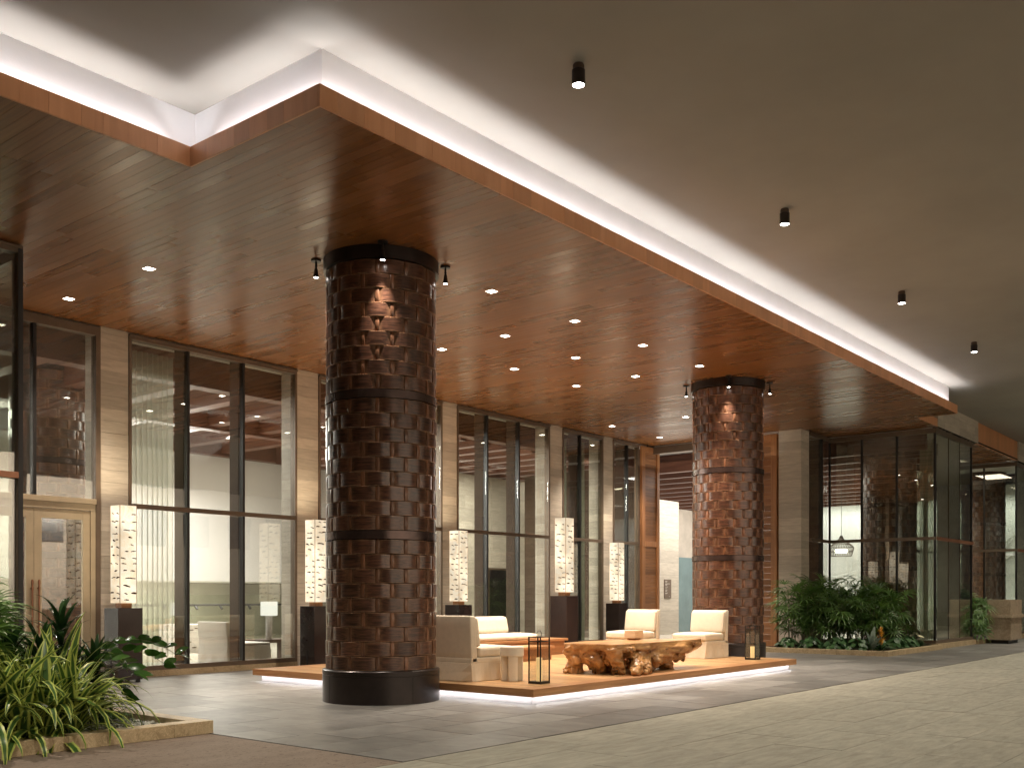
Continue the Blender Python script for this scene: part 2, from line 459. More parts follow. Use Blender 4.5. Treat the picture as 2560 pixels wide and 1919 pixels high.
# strip behind the left planter, by the doors
pieces('paver', b, M['slate'], root, 300, 'paver_field', tilt=.0006)
m = MB(); m.box(-12, 12.0, -.03, 5.62, FY, -.002); o = m.obj('doorway_paving', M['slate'], root)
m = MB(); m.box(5.6, 5.68, -.029, 42, FY + .2, -.006); o = m.obj('grout_bed', M['grout'], root)

root = D.objects.new('driveway_pavement', None); COL.objects.link(root); root['kind'] = 'structure'
b = []; y = 5.68
while y > -9:
    h = .61; x = -7 - rnd.random() * 1.2
    while x < 46:
        w = rnd.choice([.9, 1.2, 1.2, 1.5])
        if y > -1 or True: b.append((x + .0018, y - h + .0018, -.03, x + w - .0018, y - .0018, -.002 + ext(.001)))
        x += w
    y -= h
pieces('paver', b, M['trav'], root, 300, 'paver_field', tilt=.0006)
m = MB(); m.box(-8, -9.5, -.029, 46, 5.68, -.008); o = m.obj('grout_bed', M['grout'], root)
m = MB(); m.box(-12, 5.685, -.03, 5.595, 8.4, -.001); o = m.obj('speckled_forecourt_paving', M['granite']); o['kind'] = 'structure'

# ================================================================== UPPER CEILING + COVE
def cut(o):
    o['kind'] = 'structure'; return o
m = MB()
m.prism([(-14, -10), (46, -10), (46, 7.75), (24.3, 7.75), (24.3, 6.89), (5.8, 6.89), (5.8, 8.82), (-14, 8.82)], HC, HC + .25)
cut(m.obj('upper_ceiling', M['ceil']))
m = MB()
for (x0, y0, x1, y1) in ((5.8, 6.89, 24.3, 7.05), (5.8, 7.05, 5.96, 8.82), (-14, 8.82, 5.96, 8.98), (24.14, 7.05, 24.3, 7.75)):
    m.box(x0, y0, 5.60, x1, y1, HC + .1)
cut(m.obj('cove_wall', M['plaster']))

# ================================================================== CANOPY
can = empty('entrance_canopy', (5.65, 6.74, HS), 'long dropped canopy with a glossy reddish wood board soffit, lit from a white cove above', 'canopy')
# backing slab over the planks
m = MB()
for (x0, y0, x1, y1) in ((5.67, 6.76, 24.43, FY), (-12, 8.69, 5.65, FY), (24.45, 7.65, 34.2, 11)):
    m.box(x0, y0, HS + .02, x1, y1, HS + .06)
m.obj('slab', M['black_m'], can)
b = []
for xa, xb, ya, yb in ((-7.0, 5.674, 8.70, FY - .01), (5.676, 24.425, 6.77, FY - .01), (24.427, 34.15, 7.66, 10.9)):
    n = round((xb - xa) / .128); w = (xb - xa) / n
    for i in range(n):
        x = xa + i * w; y = ya - rnd.random() * 1.2
        while y < yb:
            l = rnd.uniform(1.0, 2.3); a0 = max(y, ya); a1 = min(y + l, yb)
            if a1 - a0 > .02: b.append((x + .0014, a0 + .0012, HS, x + w - .0014, a1 - .0012, HS + .02))
            y += l
pieces('soffit_plank', b, M['soffit'], can, 300, 'soffit_plank_field', tilt=.00045)
# fascia boards (vertical joints)
b = []
def fas(axis, a0, a1, c, z0=HS - .002, z1=HS + .19, th=.022):
    a = a0
    while a < a1 - .01:
        w = min(rnd.uniform(.18, .34), a1 - a)
        if a1 - (a + w) < .08: w = a1 - a
        p = ext(.0008)
        if axis == 'x': b.append((a + .0012, c + p, z0, a + w - .0012, c + th, z1))
        else: b.append((c + p, a + .0012, z0, c + th, a + w - .0012, z1))
        a += w
fas('x', 5.65, 24.45, 6.74)
fas('y', 6.763, 8.6915, 5.65)
fas('x', -10, 5.649, 8.67)
fas('y', 6.763, 7.63, 24.428)
fas('x', 24.45, 26.02, 7.63)
pieces('fascia_board', b, M['fascia'], can, 300, 'fascia_board_field')
# shelf behind the lip that carries the strip
m = MB()
m.box(5.672, 6.762, HS + .06, 24.42, 6.89, HS + .075); m.box(5.672, 6.89, HS + .06, 5.80, 8.80, HS + .075); m.box(-10, 8.692, HS + .06, 5.672, 8.82, HS + .075)
m.obj('light_shelf', M['plaster'], can)
COVE = (.99, .975, 1.0)
def strip_lights(axis, a0, a1, c, z, step, w, power_m, up=True, name='cove_light', color=COVE, tiltv=0.0, tax=0):
    n = max(1, round((a1 - a0) / step)); l = (a1 - a0) / n
    for i in range(n):
        p = a0 + l * (i + .5)
        loc = (p, c, z) if axis == 'x' else (c, p, z)
        rx = PI if up else 0
        o = light('AREA', loc, power_m * l, color, (rx + (tiltv if axis == 'x' else 0), (tiltv if axis == 'y' else 0), 0), name, shape='RECTANGLE')
        if axis == 'x': o.data.size = l; o.data.size_y = w
        else: o.data.size = w; o.data.size_y = l
COVE_P = 5.0
strip_lights('x', 5.70, 24.28, 6.832, HS + .115, 2.0, .045, COVE_P)
strip_lights('y', 6.90, 8.47, 5.742, HS + .115, 1.0, .045, COVE_P)
strip_lights('x', -9, 5.47, 8.762, HS + .115, 2.0, .045, COVE_P)
m = MB(); m.box(5.7, 6.83, HS + .076, 24.28, 6.86, HS + .1); m.box(5.74, 6.9, HS + .076, 5.77, 8.75, HS + .1); m.box(-9, 8.76, HS + .076, 5.7, 8.79, HS + .1)
m.obj('led_housing', M['plaster'], can)

# recessed square downlights
def downlight(x, y, label, first=[None]):
    r = empty('recessed_downlight', (x, y, HS), label, 'downlight', 'recessed square downlights in the wood soffit')
    if first[0] is None:
        m = MB(); s = .066; t = .008
        m.box(-s, -s, -.006, s, -s + t, .002); m.box(-s, s - t, -.006, s, s, .002)
        m.box(-s, -s + t, -.006, -s + t, s - t, .002); m.box(s - t, -s + t, -.006, s, s - t, .002)
        a = m.obj('trim', M['plaster'], mesh_only=True)
        m = MB(); m.box(-s + t, -s + t, -.004, s - t, s - t, -.001); c = m.obj('lens', M['down'], mesh_only=True)
        first[0] = (a, c)
    inst('trim', first[0][0], r); inst('lens', first[0][1], r)
    light('SPOT', (x, y, HS - .03), DOWN_P, (1, .84, .68), (0, 0, 0), 'downlight_beam', spot_size=math.radians(94), spot_blend=.8, shadow_soft_size=.05)
DOWN_P = 520
DL = [(7.08, 11.79, 'square downlight above the planter side, the nearer of the two by the glass doors'),
 (7.08, 13.86, 'square downlight closest to the glass doors'),
 (10.59, 9.01, 'square downlight just right of the front woven column top'),
 (12.54, 9.0, 'square downlight in the row nearest the fascia, second past the front column'),
 (12.54, 10.38, 'square downlight in the middle row, first of three behind the front column'),
 (12.54, 11.78, 'square downlight touching the outline of the front woven column, wall-side row'),
 (14.47, 10.37, 'square downlight at the centre of the cluster between the two columns'),
 (14.47, 8.99, 'square downlight in the fascia-side row, third past the front column'),
 (14.47, 11.76, 'square downlight in the wall-side row, second past the front column'),
 (16.42, 10.36, 'square downlight in the middle row, nearest the rear column'),
 (16.42, 11.75, 'square downlight in the wall-side row, third past the front column'),
 (16.42, 8.99, 'square downlight directly above the left rim of the rear column'),
 (20.85, 13.84, 'square downlight over the narrow windows, left of the wood entry panel'),
 (23.12, 13.84, 'square downlight right in front of the wood entry panel'),
 (20.88, 11.8, 'square downlight beside the left edge of the rear woven column')]
for d in DL: downlight(*d)
for (x, y) in ((3.2, 11.0),): light('SPOT', (x, y, HS - .03), DOWN_P, (1, .86, .68), (0, 0, 0), 'downlight_beam', spot_size=math.radians(105), spot_blend=.8, shadow_soft_size=.05)

# surface cylinders on the upper ceiling
CYL_P = 420
m = MB(); m.lathe(0, 0, [(.046, 0), (.052, -.012), (.052, -.05)], 24); c_base = m.obj('mounting_ring', M['bronze2'], mesh_only=True, smooth=False)
m = MB(); m.lathe(0, 0, [(.057, -.05), (.061, -.056), (.061, -.19), (.055, -.19), (.053, -.175)], 28); c_can = m.obj('can', M['darkmetal'], mesh_only=True)
m = MB(); m.lathe(0, 0, [(.052, -.176), (.052, -.186), (.01, -.188)], 24); c_lens = m.obj('lens', M['lens'], mesh_only=True)
CY = [(7.44, 'black cylinder ceiling spotlight, nearest and largest of the row'), (11.84, 'black cylinder ceiling spotlight, second of the row from the near end'),
 (16.2, 'black cylinder ceiling spotlight, third of the row from the near end'), (20.3, 'black cylinder ceiling spotlight, smallest and farthest in the row')]
for x, lab in CY:
    r = empty('cylinder_spotlight', (x, 5.3, HC), lab, 'spotlight', 'cylinder spotlights along the upper ceiling')
    inst('mounting_ring', c_base, r); inst('can', c_can, r); inst('lens', c_lens, r)
for x in (3.1, 7.44, 11.84, 16.2, 20.3, 24.6, 28.9, 33.2):
    light('SPOT', (x, 5.3, HC - .21), CYL_P, (1, .91, .74), (0, 0, 0), 'cylinder_beam', spot_size=math.radians(112), spot_blend=.85, shadow_soft_size=.06)
for x in (3.1, 11.84, 20.3, 28.9):
    light('SPOT', (x, -.5, HC - .21), CYL_P, (1, .91, .74), (0, 0, 0), 'cylinder_beam', spot_size=math.radians(112), spot_blend=.85, shadow_soft_size=.06)

# ================================================================== WOVEN COLUMNS
R0 = .668
def slat_mesh(hh, al, bulge=.025):
    m = MB(); na = 10
    prof = [(-hh, -.034), (-hh, -.003), (-hh + .003, 0), (-hh + .013, 0), (hh - .013, .001), (hh - .003, .001), (hh, -.003), (hh, -.034)]
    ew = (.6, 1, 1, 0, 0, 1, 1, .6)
    vs = []; fs = []; ed = []
    for i in range(na + 1):
        th = -al + 2 * al * i / na
        k = max(0, math.cos(th / al * PI / 2))
        bl = bulge * k
        for (z, dr), e_ in zip(prof, ew):
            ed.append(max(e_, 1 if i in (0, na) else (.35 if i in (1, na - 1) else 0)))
            zz = z * (1 - .02 * (1 - k))
            r = R0 + bl + dr
            vs.append((r * math.cos(th), r * math.sin(th), zz))
    n = len(prof)
    for i in range(na):
        for j in range(n - 1):
            fs.append((i * n + j, (i + 1) * n + j, (i + 1) * n + j + 1, i * n + j + 1))
    fs.append(tuple(range(n))); fs.append(tuple(range(na * n, na * n + n))[::-1])
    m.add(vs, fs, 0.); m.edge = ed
    return m
def strip_mesh(hh):
    m = MB(); vs = []; fs = []; nz_ = 6
    for j in range(nz_ + 1):
        z = -hh + 2 * hh * j / nz_
        k = max(0, math.cos(z / hh * PI / 2))
        r = R0 + .008 + .012 * k ** .7; w = .024 * (.85 + .15 * k)
        for (dy, dr) in ((-w, -.02), (-w, -.003), (-w * .7, 0), (w * .7, 0), (w, -.003), (w, -.02)):
            vs.append((r + dr, dy, z))
    for j in range(nz_):
        for i in range(5):
            fs.append((j * 6 + i, j * 6 + i + 1, (j + 1) * 6 + i + 1, (j + 1) * 6 + i))
    fs.append(tuple(range(6))[::-1]); fs.append(tuple(range(nz_ * 6, nz_ * 6 + 6)))
    return m.add(vs, fs, 0.)
AL = math.radians(15)
SECT = [(.405, 1.985), (2.095, 3.675), (3.785, 5.335)]
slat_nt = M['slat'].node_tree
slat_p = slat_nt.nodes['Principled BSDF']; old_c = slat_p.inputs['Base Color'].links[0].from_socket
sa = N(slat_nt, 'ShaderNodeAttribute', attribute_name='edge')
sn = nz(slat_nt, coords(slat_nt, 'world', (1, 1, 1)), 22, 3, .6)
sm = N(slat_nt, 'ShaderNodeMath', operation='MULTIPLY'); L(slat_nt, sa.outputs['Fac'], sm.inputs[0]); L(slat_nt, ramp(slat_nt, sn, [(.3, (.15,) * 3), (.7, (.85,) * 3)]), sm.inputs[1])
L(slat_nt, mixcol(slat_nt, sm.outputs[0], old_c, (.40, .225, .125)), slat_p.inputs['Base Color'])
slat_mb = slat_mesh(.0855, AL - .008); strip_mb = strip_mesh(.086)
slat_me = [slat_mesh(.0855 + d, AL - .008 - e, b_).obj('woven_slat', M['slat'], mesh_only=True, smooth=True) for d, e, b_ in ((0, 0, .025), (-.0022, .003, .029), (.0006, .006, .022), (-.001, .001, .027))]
strip_me = strip_mb.obj('binding_strip', M['strip'], mesh_only=True, smooth=True)
def column(cx, cy_, a0, label):
    r = empty('woven_column', (cx, cy_, 0), label, 'column', 'columns clad in woven wood')
    m = MB(); m.lathe(0, 0, [(.652, .3), (.652, 5.45)], 48); m.obj('core', M['black_m'], r, smooth=True, local=True)
    m = MB(); m.lathe(0, 0, [(.733, 0), (.733, .333), (.728, .335), (.728, .340), (.735, .342), (.735, .392), (.722, .404), (.66, .404)], 72)
    o = m.obj('base', M['darkmetal'], r, smooth=True, local=True); o.modifiers.new('e', 'EDGE_SPLIT').split_angle = .6
    m = MB()
    for k in range(4):
        a = a0 + .35 + k * PI / 2
        m.box(.7335, -.0015, 0.004, .7352, .0015, .333)
        for q in range(len(m.v) - 8, len(m.v)):
            x, y, z = m.v[q]; m.v[q] = (x * math.cos(a) - y * math.sin(a), x * math.sin(a) + y * math.cos(a), z)
    m.obj('base_seam', M['black_m'], r, local=True)
    for z0, z1, nm in ((1.99, 2.09, 'band'), (3.68, 3.78, 'band'), (5.34, 5.497, 'cap')):
        rr = .700 if nm == 'band' else .722
        m = MB(); m.lathe(0, 0, [(.655, z0), (rr, z0), (rr, z1), (.655, z1)], 72)
        o = m.obj(nm, M['band'] if nm == 'band' else M['darkmetal'], r, smooth=True, local=True); o.modifiers.new('e', 'EDGE_SPLIT').split_angle = .6
    rest = MB(); cand = []
    cdir = math.atan2(-cy_, -cx)
    row = 0
    for z0, z1 in SECT:
        hh = (z1 - z0) / 9
        for i in range(9):
            zc = z0 + hh * (i + .5)
            off = (row % 2) * AL
            for k in range(12):
                a = a0 + off + k * 2 * AL
                da = abs((a - cdir + PI) % (2 * PI) - PI)
                cand.append((da, zc, a, hh))
            row += 1
        row += 1
    cand.sort(key=lambda q: q[0])
    rs = MB()
    nshow = 300 if (cx, cy_) in (C1, C2) else (110 if cx < 30 else 40)
    for k, (da, zc, a, hh) in enumerate(cand):
        s = hh / .1755
        if k < nshow:
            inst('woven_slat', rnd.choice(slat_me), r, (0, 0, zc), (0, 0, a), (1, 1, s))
            inst('binding_strip', strip_me, r, (0, 0, zc), (0, 0, a + AL), (1, 1, s))
        else:
            for (tgt, src, aa) in ((rest, slat_mb, a), (rs, strip_mb, a + AL)):
                c, s_ = math.cos(aa), math.sin(aa); tt = rnd.random()
                tgt.add([(x * c - y * s_, x * s_ + y * c, z * s + zc) for x, y, z in src.v], src.f, tt)
    o = rest.obj('rear_slats', M['slat'], r, smooth=True, local=True); o['kind'] = 'stuff'
    o = rs.obj('rear_strips', M['strip'], r, smooth=True, local=True); o['kind'] = 'stuff'
C1 = (8.83, 9.34); C2 = (18.2, 9.34)
column(*C1, math.radians(226.5 + 11), 'thick front column clad in dark brown woven wood, largest thing in view')
column(27.55, 9.34, math.radians(200), 'third woven column standing inside the right glass bay')
column(36.9, 9.34, math.radians(200), 'fourth woven column, a sliver inside the second glass bay')
column(9.0, 18.3, math.radians(240), 'woven column inside the lobby, seen through the glass doors')
column(*C2, math.radians(207 + 11), 'rear woven wood column behind the white chairs and the candle lantern')
# spotlights on the columns
m = MB(); m.lathe(0, 0, [(.062, 0), (.062, -.022), (.02, -.024)], 24); sp_plate = m.obj('ceiling_plate', M['black'], mesh_only=True)
m = MB(); m.lathe(0, 0, [(.012, -.02), (.012, -.10)], 10); m.lathe(0, 0, [(.017, -.075), (.017, -.088)], 10); sp_stem = m.obj('stem', M['black'], mesh_only=True)
m = MB(); m.lathe(0, 0, [(.012, -.10), (.022, -.125), (.026, -.17), (.034, -.205), (.034, -.222), (.028, -.222), (.026, -.212)], 20); sp_head = m.obj('head', M['black'], mesh_only=True, smooth=True)
m = MB(); m.lathe(0, 0, [(.026, -.214), (.026, -.220), (.004, -.223)], 16); sp_lens = m.obj('lens', M['lens'], mesh_only=True)
SPOT_P = 150
for ci, (c, nm) in enumerate(((C1, 'front'), (C2, 'rear'))):
    base = math.atan2(-c[1], -c[0])
    for k, (da, w) in enumerate(((0.02, 'facing the driveway, centred on the column'), (-PI / 2 + .04, 'hanging off the left shoulder'), (PI / 2 + .02, 'hanging off the right shoulder'), (PI, 'on the hidden back side'))):
        a = base + da
        x = c[0] + .81 * math.cos(a); y = c[1] + .81 * math.sin(a)
        if k < 3:
            r = empty('column_spotlight', (x, y, HS), 'small black spotlight on the %s column, %s' % (nm, w), 'spotlight', 'small black spotlights around the column tops')
            inst('ceiling_plate', sp_plate, r); inst('stem', sp_stem, r); inst('head', sp_head, r); inst('lens', sp_lens, r)
        light('SPOT', (x, y, HS - .235), SPOT_P, (1, .88, .74), (-.085 * math.sin(a) * -1, -.085 * math.cos(a), 0) if False else (0, 0, 0), 'column_beam', spot_size=math.radians(56), spot_blend=.9, shadow_soft_size=.02)

# ================================================================== FACADE: PIERS
def stone_pier(x0, y0, x1, y1, z0, z1, label, ch=.193, name='stone_pier', cat='pier', group='stone piers along the facade', long=9):
    r = empty(name, ((x0 + x1) / 2, y0, z0), label, cat, group)
    b = []; z = z0; row = 0
    while z < z1 - .02:
        h = min(ch, z1 - z)
        if x1 - x0 > long or y1 - y0 > long:
            ax = 0 if x1 - x0 > y1 - y0 else 1
            a = (x0, y0)[ax] - rnd.random() * .8; e = (x1, y1)[ax]; s = (x0, y0)[ax]
            while a < e:
                w = rnd.uniform(.8, 1.5); p0 = max(a, s); p1 = min(a + w, e)
                if p1 - p0 > .03:
                    q = ext(.0015)
                    b.append((p0 + .001, y0 + q, z + .0015, p1 - .001, y1, z + h - .0015) if ax == 0 else (x0 + q, p0 + .001, z + .0015, x1, p1 - .001, z + h - .0015))
                a += w
        else:
            q = ext(.0025)
            b.append((x0 + q, y0 + q, z + .0015, x1, y1, z + h - .0015))
        z += h; row += 1
    for bb in b:
        m = MB(); m.box(*bb, rnd.random()); m.obj('stone_block', M['stone'], r)
    m = MB(); m.box(x0 + .01, y0 + .01, z0, x1 - .01, y1 - .01, z1); m.obj('mortar', M['black_m'], r)
    return r
piers = [(8.11, 8.585, 'travertine pier behind the nearest birch-paper lamp, right of the glass doors'),
 (11.95, 12.455, 'travertine pier behind the lamp left of the front woven column'),
 (15.87, 16.335, 'travertine pier just right of the front woven column'),
 (19.705, 20.225, 'travertine pier behind the tallest birch-paper lamp'),
 (22.025, 22.485, 'narrow travertine pier behind the farthest birch-paper lamp')]
for x0, x1, lab in piers: stone_pier(x0, FY, x1, FY + .45, 0, HS, lab)

# ------------------------------------------------------------------ glazed walls
def glazed(name, axis, a0, a1, c, mull, label, zr=2.745, z0=.10, z1=HS, out=-1, fin=.26, kerb=True, railmat='bronze', top=True, jamb=True, fin_in=1, cat='window', group='tall lobby windows'):
    """a wall of glass along axis 'x' (plane y=c) or 'y' (plane x=c); outside is on the minus side"""
    r = empty(name, ((a0 + c * 0, c, 0) if axis == 'x' else (c, a0, 0)), label, cat, group)
    def bx(m, a, b_, d0, d1, za, zb):
        if axis == 'x': m.box(a, c + d0, za, b_, c + d1, zb)
        else: m.box(c + d0, a, za, c + d1, b_, zb)
    j = .045
    m = MB()
    bx(m, a0, a1, -.02, .12, z1 - .10, z1 - .02)      # header
    bx(m, a0, a1, -.045, -.0205, z1 - .05, z1 - .02)
    bx(m, a0, a1, -.02, .12, z0, z0 + .075)       # sill
    if jamb:
        bx(m, a0, a0 + j, -.02, .12, z0 + .0755, z1 - .1005); bx(m, a1 - j, a1, -.02, .12, z0 + .0755, z1 - .1005)
    m.obj('frame', M['bronze'], r)
    if kerb:
        m = MB(); bx(m, a0, a1, -.03, .12, 0, z0 - .001); m.obj('stone_sill', M['kerb'], r)
    m = MB(); bx(m, a0 + (j if jamb else 0), a1 - (j if jamb else 0), -.05, .02, zr - .04, zr + .035); m.obj('rail', M[railmat], r, bevel=.003)
    cuts = [a0 + (j if jamb else 0)] + list(mull) + [a1 - (j if jamb else 0)]
    for q in mull:
        m = MB(); bx(m, q - .022, q + .022, -.018, .10, z0 + .0755, zr - .0405); bx(m, q - .022, q + .022, -.018, .10, zr + .0355, z1 - .1005); m.obj('mullion', M['black'], r)
        if fin:
            m = MB(); bx(m, q - .03, q + .03, .1005 * fin_in, (.1005 + fin) * fin_in, z0, z1 - .02) if fin_in > 0 else bx(m, q - .03, q + .03, -(.1005 + fin), -.1005, z0, z1 - .02)
            m.obj('fin', M['bronze2'], r)
    for i in range(len(cuts) - 1):
        p0 = cuts[i] + (.0225 if i else .0005); p1 = cuts[i + 1] - (.0225 if i < len(cuts) - 2 else .0005)
        for za, zb in ((z0 + .0755, zr - .0405), (zr + .0355, z1 - .1005)):
            m = MB(); bx(m, p0, p1, .022, .032, za, zb); m.obj('glass_pane', M['glass'], r)
    return r
glazed('window_wall', 'x', 8.59, 11.945, FY, (9.665, 10.77), 'three-panel tall window left of the front column, sheer curtain and sofa behind')
glazed('window_wall', 'x', 12.46, 15.865, FY, (13.6, 14.7), 'tall window mostly hidden behind the front woven column')
glazed('window_wall', 'x', 16.34, 19.70, FY, (17.36, 18.5), 'three-panel tall window above the long bench sofa')
glazed('window_wall', 'x', 20.23, 22.02, FY, (21.0,), 'narrow curtained window between the two far stone piers')
glazed('window_wall', 'x', 22.49, 23.78, FY, (23.2,), 'narrowest tall window, beside the wood entry panel')

# glass door unit
r = empty('glass_entrance_doors', (6.9, FY, 0), 'pair of champagne-framed glass doors under a tall transom, behind the left planter', 'door')
m = MB()
m.box(8.03, FY - .03, 0, 8.105, FY + .12, HS - .021); m.box(5.66, FY - .03, HS - .16, 8.0295, FY + .12, HS - .021)
m.obj('frame', M['bronze'], r)
m = MB(); m.box(5.66, FY - .05, 2.72, 8.0295, FY + .1, 2.80); m.box(5.66, FY - .02, 2.62, 8.0295, FY + .1, 2.719); m.box(7.95, FY - .02, 0.0, 8.0295, FY + .1, 2.6195)
m.obj('door_frame', M['champagne'], r, bevel=.003)
m = MB(); m.box(7.06, FY - .02, 2.801, 7.11, FY + .1, HS - .161); m.obj('mullion', M['black'], r)
m = MB(); m.box(7.055, FY + .101, 2.6, 7.115, FY + .36, HS - .161); m.obj('fin', M['bronze2'], r)
for a0, a1 in ((5.7, 7.0595), (7.1105, 8.0295)):
    m = MB(); m.box(a0, FY + .022, 2.801, a1, FY + .032, HS - .161); m.obj('glass_pane', M['glass'], r)
for a0, a1, hx in ((6.14, 7.078, 7.03), (7.084, 7.948, 7.13)):
    d = D.objects.new('door', None); COL.objects.link(d); d.parent = r; d.location = (a0 - 6.9, 0, 0)
    m = MB(); st = .115
    m.box(a0, FY, .01, a0 + st, FY + .05, 2.61); m.box(a1 - st, FY, .01, a1, FY + .05, 2.61)
    m.box(a0 + st, FY, 2.47, a1 - st, FY + .05, 2.61); m.box(a0 + st, FY, .01, a1 - st, FY + .05, .24)
    m.obj('leaf_frame', M['champagne'], d, bevel=.003)
    m = MB(); m.box(a0 + st, FY + .02, .24, a1 - st, FY + .03, 2.47); m.obj('glass_pane', M['glass'], d)
    m = MB(); m.tube([(hx, FY - .06, .75), (hx, FY - .06, 1.55)], .014, 12); m.tube([(hx, FY - .06, 1.48), (hx, FY - .06, 1.53)], .019, 12)
    m.tube([(hx, FY - .06, .85), (hx, FY, .85)], .008, 8); m.tube([(hx, FY - .06, 1.42), (hx, FY, 1.42)], .008, 8); m.tube([(hx, FY - .06, 1.39), (hx, FY - .06, 1.44)], .019, 12)
    m.obj('handle', M['copper'], d, smooth=True)
m = MB(); m.box(5.66, FY, 0.0, 6.13, FY + .06, 2.61); m.obj('side_panel', M['champagne'], r)

# left glass box
r = glazed('glass_bay', 'x', -3.0, 5.64, 12.2, (1.2, 3.4), 'corner of a projecting glass bay at the far left edge, behind the planter', fin=.1, railmat='copper', cat='glass bay', group=None)
m = MB(); m.box(5.60, 12.17, .1, 5.655, 12.34, HS - .021); m.obj('corner_post', M['black'], r)
m = MB(); m.box(5.60, 12.341, .1, 5.65, FY - .05, .2); m.box(5.60, 12.341, HS - .16, 5.65, FY - .05, HS - .021); m.obj('side_frame', M['bronze'], r)
m = MB(); m.box(5.62, 12.345, .2, 5.63, FY - .06, HS - .161); m.obj('glass_pane', M['glass'], r)
m = MB(); m.box(-3, 12.75, 0, 5.0, 12.8, HS - .03); m.obj('back_wall', mat_plain('grey_panel', (.17, .155, .135), .7), r)

# ================================================================== ENTRY
r = empty('sliding_wood_door', (23.85, FY, 0), 'tall sliding door of horizontal wood boards, left side of the lobby entry', 'door', 'sliding wood entry doors')
def wood_panel(r, axis, a0, a1, c0, c1, flip=1):
    """stiles and rails with horizontal boards between"""
    def bx(m, a, b_, d0, d1, za, zb, t=.5):
        if axis == 'x': m.box(a, d0, za, b_, d1, zb, t)
        else: m.box(d0, a, za, d1, b_, zb, t)
    zt = HS - .05
    for a, b_ in ((a0, a0 + .16), (a1 - .13, a1)):
        m = MB(); bx(m, a, b_, c0, c1, .02, zt, rnd.random()); m.obj('stile', M['doorv'], r, bevel=.004)
    for za in (.02, 2.68, zt - .15):
        m = MB(); bx(m, a0 + .161, a1 - .131, c0 + .01, c1, za, za + .15, rnd.random()); m.obj('cross_rail', M['doorv'], r, bevel=.004)
    for (za, zb) in ((.171, 2.679), (2.831, zt - .151)):
        n = round((zb - za) / .16); h = (zb - za) / n
        for i in range(n):
            m = MB(); bx(m, a0 + .161, a1 - .131, c0 + .035 + ext(.001), c1 - .02, za + h * i + .0015, za + h * (i + 1) - .0015, rnd.random()); m.obj('board', M['door'], r)
wood_panel(r, 'x', 23.80, 24.72, FY - .10, FY - .02)
m = MB(); m.box(24.1, FY - .09, HS - .049, 24.6, FY - .05, HS - .003); m.obj('track_hanger', M['black'], r)
r = empty('sliding_wood_door', (24.3, 11.05, 0), 'tall sliding wood door at the right side of the lobby entry, beside the grey stone pier', 'door', 'sliding wood entry doors')
wood_panel(r, 'y', 11.06, 11.95, 24.22, 24.30)
m = MB(); m.box(24.30, 11.02, .02, 24.36, 11.09, HS - .05, .7); m.obj('jamb', M['doorv'], r)
stone_pier(24.22, 10.40, 24.70, 11.0, 0, HS, 'grey travertine corner pier at the right planter, left of the glass bay', group=None)
# header of the opening
m = MB(); m.box(24.4, 11.96, HS - .22, 24.5, FY, HS - .02); o = m.obj('entry_header', M['bronze']); o['kind'] = 'structure'

